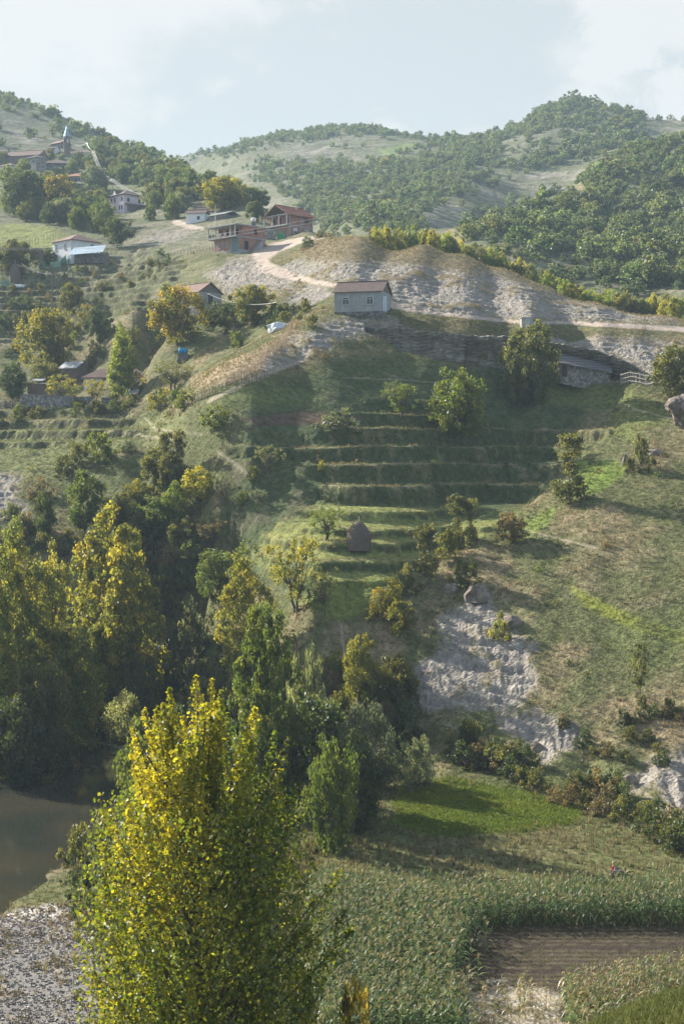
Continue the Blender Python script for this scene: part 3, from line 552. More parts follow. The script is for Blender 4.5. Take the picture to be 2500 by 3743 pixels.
def plant(name, kind, pal, x, d, h, w, label, cat='tree', group=None, tint=1., var=0, z=None, lean=0, hue=0.):
    """one tree or bush on the terrain at x, d (working units); h and w in metres"""
    cm, tm, ph, pw = proto(kind, pal, var)
    r = bpy.data.objects.new(name, None); link(r); r.empty_display_size = .3; r.location = wpt(x, d, z); r.location.z -= .12
    tag(r, label, cat, group); r.rotation_euler = (0, lean, random.uniform(0, 6.28) if not lean else 0)
    r.scale = (w/pw, w/pw, h/ph)
    c = link(bpy.data.objects.new('crown', cm), r); link(bpy.data.objects.new('trunk', tm), r)
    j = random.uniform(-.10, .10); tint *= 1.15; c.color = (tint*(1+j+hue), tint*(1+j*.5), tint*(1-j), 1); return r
def at_top(px, top, width, d, base=None):
    """place, height and width of a plant from its outline in the photograph"""
    if base is not None:
        x, d = hit(px, base, d if d else 70)
    else: x = float(uof(px, top))*d
    zg = ground(x, d); h = (float(wof(top))*d-zg)*S; return x, d, h, width*d*S/F
# ---------------------------------------------------------------- the big poplar by the river
def big_poplar():
    g = np.random.default_rng(5); d = 57.5; x = -.1025*d; zg = ground(x, d)
    H = (float(wof(2470))*d-zg)*S; sc = d*S/F
    # ascending shoots, each a spire of leaves
    P_ = []; Nn = []; K = []; tips = []
    def env(t): return float(np.interp(t, [0, .12, .3, .5, .62, .72, .82, .92, 1], [2.8, 5.0, 5.8, 5.9, 5.5, 5.0, 4.2, 3.1, 1.7]))
    ns = 170
    for i in range(ns):
        t1 = g.uniform(.22, .93)**.8 if i > 20 else g.uniform(.80, 1.0); a = g.uniform(0, 6.28); rr = env(t1)*g.uniform(.35, 1.03)**.6*(1+.16*math.sin(3*a+1)+.1*math.sin(7*a))
        tip = np.array([math.cos(a)*rr, math.sin(a)*rr, t1*H]); t0 = max(.02, t1-g.uniform(.17, .30)); b = np.array([tip[0]*.62, tip[1]*.62, t0*H]); tips.append(tip)
        n = int(240*g.uniform(.5, 1.45)); s = g.uniform(0, 1, n)**.85
        ax = b+(tip-b)*s[:, None]; wr = (.80*(1-s)**.7+.10)*g.uniform(.7, 1.15); off = unit(g.normal(size=(n, 3)))*wr[:, None]*(g.uniform(0, 1, n)**.45)[:, None]
        P_.append(ax+off); Nn.append(off+np.array([0, 0, .1])); yel = np.clip(g.normal(.22, .24)+(.45 if tip[0] < 1.2 and t1 > .62 else 0)+(.22 if tip[0] < -2 else 0)-(.2 if tip[0] > 1.5 and t1 < .8 else 0), 0, 1); K.append(np.clip(yel+.27*g.normal(size=n), 0, 1))
    n = 27000; t = g.uniform(.01, .78, n)**1.15; a = g.uniform(0, 6.28, n); e = np.array([env(v) for v in t])*g.uniform(0, 1, n)**.5
    P_.append(np.stack([np.cos(a)*e, np.sin(a)*e, t*H], 1)); Nn.append(np.stack([np.cos(a), np.sin(a), a*0], 1)); K.append(np.clip(g.normal(.17, .24, n), 0, 1))
    pos = np.concatenate(P_); nr = np.concatenate(Nn); k = np.concatenate(K)
    V, Q = leaves(g, pos, nr, .185*g.uniform(.7, 1.3, len(k)), .95); col = lerp(PAL['poplar'][0], PAL['poplar'][1], k)*g.uniform(.75, 1.25, len(k))[:, None]
    r = bpy.data.objects.new('poplar_tree', None); link(r); r.location = wpt(x, d); r.location.z -= .1
    tag(r, 'big bushy poplar with yellow and green leaves standing in front beside the river bend', 'tree')
    cr = link(bpy.data.objects.new('crown', npmesh('poplar_crown', V, Q, [LEAF], np.repeat(col, 4, 0))), r)
    parts = [tube([[0, 0, -.3], [.1, 0, H*.2], [-.1, .1, H*.5], [0, 0, H*.8], [.05, 0, H*.97]], [.36, .3, .22, .11, .03], 8)]
    for tp in tips[::2]:
        z0 = max(.05*H, tp[2]-g.uniform(.22, .4)*H); parts.append(tube([[0, 0, z0], [tp[0]*.45, tp[1]*.45, z0*.6+tp[2]*.4], [tp[0]*.8, tp[1]*.8, z0*.25+tp[2]*.75], tp], [.09, .07, .045, .012], 5))
    TV, TQ = merge(parts); link(bpy.data.objects.new('trunk', npmesh('poplar_trunk', TV, TQ, [BARK], smooth=True)), r)
big_poplar()
# ---------------------------------------------------------------- trees and bushes one can point to: (name, kind, palette, column, top, width, distance, base row, tint, label)
T = [
 ('poplar_tree', 'grand', 'lime', 975, 2225, 240, 116, None, .78, 'slim yellow green poplar directly behind the top of the big poplar'),
 ('willow_tree', 'willow', 'silver', 1330, 2575, 280, 126, None, .62, 'grey green willow between the dark round tree and the pale willow shrub'),
 ('willow_shrub', 'willow', 'silver', 1530, 2695, 175, None, 2880, 1.0, 'pale round willow shrub at the corner of the bright green field'),
 ('alder_tree', 'broad', 'dark', 1150, 2560, 330, 118, None, .95, 'large dark green tree right behind the big poplar'),
 ('alder_tree', 'broad', 'dark', 1290, 2690, 240, 112, None, .85, 'dark spreading tree in deep shade where the corn field begins'),
 ('maple_tree', 'broad', 'lime', 1215, 2705, 210, 106, None, .72, 'small yellow green maple low in front of the dark round tree'),
 ('willow_shrub', 'willow', 'silver', 1130, 2380, 170, 128, None, 1.05, 'pale grey green willow shrub behind the slim poplar'),
 ('hazel_bush', 'broad', 'yellow', 1320, 2330, 155, None, 2600, .85, 'leafy hazel with yellow edges below the dirt track on the slope'),
 ('hazel_bush', 'round', 'olive', 1440, 2395, 160, None, 2600, .75, 'brownish hazel at the lower left edge of the bare rock face'),
 ('thorn_bush', 'bush', 'dark', 1475, 2565, 180, None, 2740, .85, 'dark thorn bush where the footpath leaves the rock face'),
 ('thorn_bush', 'bush', 'orange', 1420, 2555, 90, None, 2650, .8, 'small orange tipped bush beside the dark thorn bush'),
 ('broom_bush', 'bush', 'yellow', 1825, 2235, 90, None, 2335, 1.1, 'bright yellow bush growing on the top of the rock face'),
 ('sapling', 'sapling', 'olive', 2330, 2345, 85, None, 2580, .85, 'thin leaning sapling alone on the right hand slope'),
 ('hawthorn_tree', 'round', 'brown', 1868, 1872, 110, None, 1988, .95, 'small round tree with a bare stem on the shoulder above the rock face'),
 ('elm_tree', 'pillar', 'olive', 2085, 1585, 125, None, 1842, .85, 'tall narrow elm at the right end of the terraces'),
 ('ivy_bush', 'bush', 'olive', 2340, 1590, 105, None, 1722, .85, 'ivy covered bush growing round a broken rock on the green slope'),
 ('elm_sapling', 'pillar', 'olive', 1668, 1808, 70, None, 2010, .8, 'left one of two slim leafy stems at the edge of the lower terraces'),
 ('elm_sapling', 'pillar', 'olive', 1718, 1822, 62, None, 2000, .95, 'right one of two slim leafy stems at the edge of the lower terraces'),
 ('thorn_bush', 'bush', 'olive', 1640, 1930, 120, None, 2040, .8, 'low thorn bush at the feet of the two slim stems'),
 ('elm_sapling', 'pillar', 'olive', 1556, 1915, 85, None, 2110, .75, 'single slim dark stem standing right of the haystack'),
 ('thorn_bush', 'bush', 'olive', 1700, 2035, 120, None, 2140, .85, 'round thorn bush on the dry grass above the rocks'),
 ('thorn_bush', 'bush', 'olive', 1490, 2060, 110, None, 2170, .8, 'bush just below the slim dark stem'),
 ('thorn_bush', 'bush', 'yellow', 1430, 2110, 110, None, 2215, .75, 'yellowish bush halfway down the lawn edge'),
 ('thorn_bush', 'bush', 'orange', 1385, 2150, 95, None, 2260, .8, 'orange brown bush at the right edge of the lawn'),
 ('thorn_bush', 'round', 'yellow', 1462, 2195, 110, None, 2330, .8, 'yellowing bush on the slope between lawn and rock face'),
 ('walnut_tree', 'broad', 'olive', 1935, 1185, 205, None, 1478, .95, 'big walnut before the cliff with a pale twisted trunk'),
 ('walnut_tree', 'round', 'olive', 1888, 1330, 110, None, 1485, 1.1, 'young pale tree under the left side of the big walnut'),
 ('mulberry_tree', 'broad', 'lime', 1668, 1355, 232, None, 1606, .75, 'round leafy mulberry in the middle of the shaded terraces'),
 ('plum_tree', 'open', 'lime', 1460, 1392, 135, None, 1522, .75, 'small airy plum tree left of the round mulberry'),
 ('fig_tree', 'broad', 'olive', 2470, 1265, 190, None, 1452, .9, 'wide tree by the rail fence at the edge of the photograph'),
 ('willow_tree', 'open', 'lime', 1190, 1850, 140, None, 1972, .85, 'spreading fruit tree left of the haystack'),
 ('apple_tree', 'open', 'yellow', 1085, 1965, 210, None, 2232, .85, 'crooked old apple tree with twisted trunk at the left end of the lawn'),
 ('apple_tree', 'open', 'olive', 1178, 2070, 120, None, 2246, .85, 'smaller thin apple tree beside the crooked old one'),
 ('ash_tree', 'tall', 'gold', 890, 2035, 190, 152, None, 1.05, 'yellowing ash in front of the crooked apple tree'),
 ('ash_tree', 'broad', 'green', 790, 2015, 165, None, 2190, .95, 'fresh green tree above the shaded hollow'),
 ('elder_bush', 'bush', 'silver', 690, 2185, 200, 166, None, .6, 'dark grey bush over the mouth of the hollow'),
 ('walnut_tree', 'grand', 'gold', 415, 1885, 365, 166, None, 1.05, 'huge walnut turning golden in the left half of the valley'),
 ('poplar_tree', 'tall', 'gold', 60, 1950, 250, 150, None, 1.05, 'tall dark gold poplar at the left border'),
 ('poplar_tree', 'tall', 'gold', 190, 2010, 170, 156, None, 1.05, 'dull gold poplar between the left border poplar and the huge walnut'),
 ('poplar_tree', 'tall', 'gold', -40, 2080, 230, 143, None, 1.05, 'poplar cut by the left border low above the water'),
 ('poplar_tree', 'tall', 'gold', 255, 2250, 210, 150, None, 1.05, 'golden leafed tree leaning over the river bend'),
 ('alder_tree', 'broad', 'olive', 150, 2430, 240, 141, None, .7, 'dark alder on the far bank above the open water'),
 ('alder_tree', 'broad', 'dark', 40, 2560, 240, 136, None, .7, 'dark alder with low branches over the still water at the left border'),
 ('poplar_tree', 'column', 'lime', 385, 2280, 105, 163, None, .9, 'small green poplar below the huge walnut'),
 ('willow_shrub', 'willow', 'silver', 487, 2385, 180, 162, None, .8, 'grey willow shrub in the dark hollow behind the river'),
 ('willow_shrub', 'willow', 'silver', 455, 2535, 190, 157, None, 1.25, 'whitish willow shrub overhanging the rapids'),
 ('thorn_bush', 'bush', 'brown', 270, 2765, 110, 142, None, .7, 'reddish dark shrub on the left river bank'),
 ('alder_bush', 'bush', 'olive', 175, 2830, 130, 137, None, .9, 'leafy branches hanging low over the left water edge'),
 ('alder_bush', 'round', 'green', 520, 2640, 230, 110, None, .8, 'green alder bush on the right river bank behind the big poplar'),
 ('alder_bush', 'bush', 'olive', 400, 2960, 210, 80, 3240, .8, 'low bush on the near river bank left of the big poplar'),
 ('elder_bush', 'bush', 'dark', 330, 3160, 190, 80, 3330, .85, 'dark low bush between gravel bank and big poplar'),
 ('elder_bush', 'bush', 'olive', 290, 3010, 150, 80, 3160, .9, 'twiggy bush reaching from the near bank over the water'),
 ('willow_shrub', 'willow', 'silver', 1120, 3500, 230, 62, None, .55, 'dark grey willow shrub at the foot of the big poplar'),
 ('thorn_bush', 'bush', 'orange', 1290, 3590, 220, 58, None, .75, 'rusty orange shrub at the bottom edge beside the corn'),
 # ravine and left slope
 ('oak_tree', 'round', 'green', 311, 1725, 155, None, 1950, .8, 'rounded green oak on the left slope above the huge walnut'),
 ('oak_tree', 'round', 'dark', 165, 1800, 95, None, 1985, .8, 'dark narrow oak beside the eroded footpath'),
 ('oak_tree', 'round', 'olive', 435, 1800, 115, None, 1925, .95, 'olive oak straight above the top of the huge walnut'),
 ('oak_tree', 'round', 'olive', 562, 1640, 115, None, 1775, .85, 'leafy oak at the left of the clump under the two footpaths'),
 ('elm_tree', 'pillar', 'olive', 604, 1580, 60, None, 1790, .7, 'tall ivy clad stem in the clump under the two footpaths'),
 ('elm_tree', 'pillar', 'olive', 655, 1570, 55, None, 1790, .75, 'second ivy clad stem a little right of the first'),
 ('oak_tree', 'round', 'olive', 620, 1650, 130, None, 1790, .8, 'olive oak behind the golden tree of the left slope'),
 ('maple_tree', 'round', 'yellow', 720, 1708, 130, None, 1840, 1.15, 'glowing golden yellow maple on the left slope'),
 ('maple_tree', 'broad', 'lime', 642, 1762, 120, None, 1925, .95, 'yellow green maple left of and below the golden one'),
 ('hazel_bush', 'round', 'yellow', 505, 1752, 95, None, 1850, .75, 'brown gold bush left of the yellow green maple'),
 ('hazel_bush', 'bush', 'orange', 565, 1770, 60, None, 1835, .75, 'little orange bush between brown gold bush and maple'),
 ('oak_tree', 'round', 'green', 556, 1815, 135, None, 1965, .85, 'green oak below the brown gold bush'),
 ('hawthorn_tree', 'open', 'silver', 822, 1725, 85, None, 1840, .85, 'grey airy hawthorn right of the golden maple'),
 ('hawthorn_tree', 'open', 'silver', 720, 1820, 105, None, 1890, .9, 'whitish spreading shrub beneath the golden maple'),
 ('hazel_bush', 'round', 'olive', 662, 1895, 100, None, 2015, .85, 'olive hazel above the dark hollow'),
 ('hazel_bush', 'open', 'brown', 770, 1895, 120, None, 2045, .9, 'brown half bare hazel at the right rim of the dark hollow'),
 ('hazel_bush', 'round', 'brown', 735, 1990, 100, None, 2100, .8, 'dull brown shrub just under the half bare hazel'),
 ('thorn_bush', 'bush', 'lime', 380, 1580, 120, None, 1690, .75, 'round bush on the brink of the lit grass shoulder'),
 ('thorn_bush', 'bush', 'olive', 290, 1615, 100, None, 1700, .8, 'bush left of the round one on the grass brink'),
 ('thorn_bush', 'bush', 'olive', 235, 1660, 90, None, 1740, .8, 'lowest bush of the row along the grass brink'),
 ('thorn_bush', 'bush', 'brown', 155, 1745, 105, None, 1820, .8, 'brown green bush above the eroded footpath'),
 ('rose_bush', 'bush', 'silver', 470, 1605, 55, None, 1650, .8, 'small pale bush under the pair of footpaths'),
 ('rose_bush', 'open', 'silver', 985, 1625, 115, None, 1725, .8, 'pale thin shrub at the left end of the long terrace lip'),
 ('rose_bush', 'bush', 'olive', 922, 1700, 65, None, 1750, .85, 'small green shrub beside the earth path end'),
 ('rose_bush', 'open', 'silver', 945, 1785, 65, None, 1840, 1.1, 'pale spiky shrub alone on the dark slope'),
 ('rose_bush', 'bush', 'lime', 890, 1795, 50, None, 1840, .95, 'yellow green shrub next to the pale spiky shrub'),
 ('rose_bush', 'bush', 'yellow', 1176, 1680, 42, None, 1732, 1.0, 'tiny yellow bush on the dark terrace slope'),
 ('thorn_bush', 'bush', 'silver', 1240, 1490, 170, None, 1580, .75, 'wide pale bramble bush above the end of the ploughed strip'),
 ('thorn_bush', 'bush', 'lime', 790, 1480, 120, None, 1560, .75, 'leafy bramble left of the ploughed strip'),
 # yards and village
 ('walnut_tree', 'broad', 'orange', 648, 1048, 215, None, 1262, .95, 'large yellowing walnut in front of the gabled block house'),
 ('walnut_tree', 'broad', 'yellow', 932, 1045, 150, None, 1180, .75, 'round walnut between the gabled block house and the grey block house'),
 ('poplar_tree', 'column', 'lime', 450, 1190, 100, None, 1462, 1.05, 'bright green poplar with a whitewashed trunk in the farmyard'),
 ('walnut_tree', 'broad', 'yellow', 168, 1130, 195, None, 1350, .7, 'wide dusky walnut on the slope above the farmyard'),
 ('walnut_tree', 'round', 'olive', 262, 1035, 95, None, 1165, .8, 'upright walnut at the top of the left field'),
 ('pear_tree', 'round', 'dark', 365, 1125, 105, None, 1260, .8, 'dark pear tree left of the large yellowing walnut'),
 ('pear_tree', 'open', 'orange', 310, 1110, 70, None, 1200, .9, 'orange thin pear tree behind the dark one'),
 ('fig_tree', 'broad', 'dark', 45, 1325, 120, None, 1460, .75, 'dark fig tree at the left end of the farmyard'),
 ('fig_tree', 'broad', 'olive', 170, 1325, 125, None, 1420, .8, 'bushy tree behind the farmyard sheds'),
 ('persimmon_tree', 'open', 'yellow', 235, 1368, 150, None, 1482, .9, 'spreading persimmon with yellow leaves before the yard wall'),
 ('quince_tree', 'open', 'yellow', 345, 1385, 90, None, 1470, .85, 'yellow quince in the yard beside the spreading persimmon'),
 ('grape_arbour', 'open', 'orange', 500, 1360, 95, None, 1450, .9, 'orange vine arbour right of the whitewashed trunk'),
 ('grape_arbour', 'open', 'yellow', 118, 1395, 80, None, 1462, .85, 'yellow vine over the shed at the left of the yard'),
 ('quince_tree', 'open', 'olive', 635, 1318, 140, None, 1425, .85, 'loose olive fruit tree above the two round bushes'),
 ('hazel_bush', 'bush', 'yellow', 592, 1418, 115, None, 1498, .85, 'round yellow green bush above the grazing donkey'),
 ('hazel_bush', 'bush', 'lime', 676, 1425, 95, None, 1490, .75, 'round green bush where the stick fence starts'),
 ('thorn_bush', 'bush', 'dark', 775, 1105, 110, None, 1180, .85, 'dark thicket against the base of the gabled block house'),
 ('thorn_bush', 'bush', 'dark', 840, 1110, 100, None, 1178, .85, 'dark thicket between the gabled block house and the round walnut'),
 ('box_bush', 'bush', 'lime', 868, 1210, 62, None, 1275, .75, 'upright small bush right of the blue tank'),
 ('box_bush', 'bush', 'olive', 1138, 1148, 60, None, 1195, .85, 'small olive bush on the rocks left of the grey block house'),
 ('pear_tree', 'round', 'dark', 430, 795, 110, None, 905, .8, 'dark round pear tree right of the hip roofed bungalow'),
 ('walnut_tree', 'broad', 'yellow', 822, 655, 165, None, 765, .85, 'round golden walnut behind the long white farmhouse'),
 ('fig_tree', 'broad', 'dark', 100, 628, 165, None, 800, .7, 'broad dark tree hiding the houses under the minaret'),
 ('walnut_tree', 'round', 'orange', 205, 640, 120, None, 790, .75, 'tree with orange crown left of the low red roofed house'),
 ('poplar_tree', 'column', 'lime', 35, 605, 55, None, 790, .85, 'slender pale poplar between the left border houses'),
 ('apple_tree', 'broad', 'silver', 345, 605, 100, None, 700, .85, 'silvery fruit tree right of the low red roofed house'),
 ('fig_tree', 'broad', 'olive', 50, 880, 150, None, 1010, .65, 'dark tree left of the hip roofed bungalow'),
 ('fig_tree', 'broad', 'dark', 165, 905, 95, None, 965, .75, 'dark fig before the wall of the hip roofed bungalow'),
 ('box_bush', 'bush', 'dark', 1125, 862, 70, None, 905, .85, 'dark round bush on the bend of the dirt road'),
 ('fig_tree', 'round', 'dark', 935, 735, 75, None, 815, .8, 'dark tree left of the red roofed brick house'),
 ('pine_tree', 'pillar', 'dark', 368, 525, 45, None, 625, .8, 'dark cypress right of the school roof'),
]
for i, (nm, kind, pal, px, top, wd, d, base, tint, lab) in enumerate(T):
    x, d, h, w = at_top(px, top, wd, d, base)
    plant(nm, kind, pal, x, d, max(h, .8), w, lab, 'bush' if nm.endswith(('bush', 'shrub', 'arbour')) else 'tree', None, tint, i % 2)
# ---------------------------------------------------------------- woods, hedges and scrub: repeats
def inside(px, py, q):
    c = False
    for (ax, ay), (bx, by) in zip(q, q[1:]+q[:1]):
        if (ay > py) != (by > py) and px < (bx-ax)*(py-ay)/(by-ay)+ax: c = not c
    return c
HOUSES = [(385, 535, 700, 845), (145, 265, 590, 668), (255, 345, 560, 610), (680, 895, 760, 850), (180, 380, 860, 985), (225, 330, 640, 730), (15, 155, 560, 625), (-30, 70, 620, 665), (-30, 45, 690, 760), (760, 900, 830, 960), (940, 1160, 780, 900), (225, 265, 470, 600)]
def scatter(poly, n, seed, dmin=60, dmax=1400):
    g = random.Random(seed); xs = [p[0] for p in poly]; ys = [p[1] for p in poly]; out = []; tries = 0
    while len(out) < n and tries < n*30:
        tries += 1; px, py = g.uniform(min(xs), max(xs)), g.uniform(min(ys), max(ys))
        if inside(px, py, poly):
            x, d = hit(px, py, dmin, dmax)
            if d < dmax and not any(a < px < b and c < py < e for a, b, c, e in HOUSES): out.append((x, d))
    return out
HEDGES = [
 ('hedge_shrub', 'bush', ('olive', 'dark', 'brown'), [(1640, 2700), (1760, 2720), (1960, 2820), (2100, 2870), (2300, 2930), (2500, 3060), (2500, 3130), (2250, 3010), (2050, 2950), (1850, 2880), (1660, 2790)], 46, (1.6, 3.0), 'scrubby shrub in the hedge along the far edge of the green field', 'shrubs along the green field', 105),
 ('ravine_bush', 'bush', ('olive', 'green', 'dark', 'brown'), [(330, 1900), (560, 1900), (820, 2020), (760, 2200), (640, 2300), (480, 2240), (360, 2050)], 40, (2.0, 4.2), 'shadowed bush crowding the slope of the left ravine', 'bushes in the left ravine', 165),
 ('ravine_bush', 'bush', ('olive', 'silver', 'brown'), [(20, 1850), (300, 1960), (240, 2060), (0, 2010)], 16, (1.8, 3.4), 'bush on the broken bank above the left poplars', 'bushes above the left poplars', 165),
 ('bank_bush', 'bush', ('dark', 'olive', 'yellow'), [(-80, 2560), (330, 2500), (380, 2660), (250, 2760), (160, 2850), (-80, 2900)], 44, (2.4, 5.0), 'thick bush on the left river bank under the alders', 'bushes on the left river bank', 125),
 ('bank_bush', 'bush', ('dark', 'silver', 'olive'), [(560, 2480), (900, 2420), (1000, 2560), (1250, 2640), (1050, 2800), (620, 2700)], 40, (2.2, 4.5), 'dense bush filling the right river bank behind the poplars', 'bushes on the right river bank', 100),
 ('slope_bush', 'bush', ('olive', 'yellow', 'brown'), [(1130, 2420), (1400, 2460), (1550, 2620), (1400, 2720), (1200, 2620)], 22, (1.6, 3.2), 'bush on the foot of the spur left of the rock face', 'bushes at the foot of the spur', 132),
 ('spur_shrub', 'bush', ('olive', 'dark', 'brown'), [(2050, 2640), (2500, 2560), (2500, 2820), (2300, 2800), (2080, 2760)], 22, (.8, 1.7), 'low dry shrub on the lower right slope', 'low shrubs on the right slope', 112),
 ('yard_bush', 'bush', ('olive', 'green', 'dark'), [(0, 1500), (250, 1490), (560, 1450), (700, 1440), (560, 1490), (300, 1530), (0, 1560)], 34, (1.4, 2.4), 'clipped dark bush in the hedge below the farmyard wall', 'bushes below the farmyard wall', 210),
 ('garden_bush', 'bush', ('olive', 'dark', 'lime'), [(0, 1110), (420, 1130), (520, 1300), (330, 1360), (0, 1330)], 44, (1.6, 3.4), 'garden bush among the walnuts above the farmyard', 'bushes above the farmyard', 240),
 ('garden_bush', 'bush', ('dark', 'olive'), [(760, 1140), (1180, 1120), (1080, 1210), (820, 1230)], 26, (1.2, 2.6), 'dark scrub in the hollow beside the gabled block house', 'scrub beside the gabled block house', 235),
 ('garden_bush', 'bush', ('olive', 'brown', 'green'), [(0, 990), (560, 930), (700, 940), (520, 1060), (250, 1110), (0, 1110)], 40, (1.0, 2.2), 'small bush on the field banks below the hip roofed bungalow', 'bushes on the upper field banks', 270),
 ('village_tree', 'broad', ('olive', 'dark', 'green', 'green', 'silver'), [(0, 600), (330, 570), (560, 640), (700, 720), (640, 815), (420, 860), (200, 830), (0, 800)], 120, (4.5, 8.5), 'leafy tree among the village houses on the upper left', 'trees among the village houses', 370),
 ('village_tree', 'round', ('olive', 'dark', 'green', 'oak'), [(330, 520), (480, 540), (640, 630), (860, 690), (980, 760), (900, 800), (720, 740), (560, 700), (400, 600)], 80, (4.5, 8.0), 'tree of the wood on the right shoulder of the village hill', 'wood on the shoulder of the village hill', 370),
 ('roadside_bush', 'bush', ('olive', 'brown', 'dark'), [(780, 850), (1000, 840), (1200, 830), (1200, 870), (1000, 900), (800, 930)], 20, (1.0, 2.0), 'small bush near the brick houses and the dirt road', 'bushes near the brick houses', 290),
]
for hn, (nm, kind, pals, poly, n, (h0, h1), lab, grp, dmin) in enumerate(HEDGES):
    g = random.Random(hn*77+3)
    for q, (x, d) in enumerate(scatter(poly, n, hn+11, dmin)):
        h = g.uniform(h0, h1); p = g.choice(pals)
        plant(nm, kind, p, x, d, h, h*g.uniform(.95, 1.5) if kind == 'bush' else h*g.uniform(.8, 1.1), lab, 'bush' if 'bush' in nm or 'shrub' in nm else 'tree', grp, g.uniform(.7, 1.0), q % 2)
# row of yellowing trees behind the crest of the knoll
g = random.Random(42)
for q in range(64):
    px = 1270+q*19.2+g.uniform(-12, 12); dk = 288-max(0, px-1500)*.022+g.uniform(4, 20); u = float(uof(px, 950)); x = u*dk
    zt_ = np.interp(px, [1250, 1330, 1450, 1550, 1700, 1850, 2000, 2200, 2480], [845, 850, 820, 838, 878, 930, 1000, 1060, 1085])+g.uniform(-8, 22)
    h = (float(wof(zt_))*dk-ground(x, dk))*S
    if h > 1.5: plant('crest_tree', 'round', g.choice(('yellow', 'olive', 'lime', 'olive')), x, dk, h, min(h*.75, g.uniform(3.2, 4.6)), 'yellowing tree in the row behind the crest of the bare knoll', 'tree', 'trees behind the knoll crest', g.uniform(1.1, 1.45), q % 2)
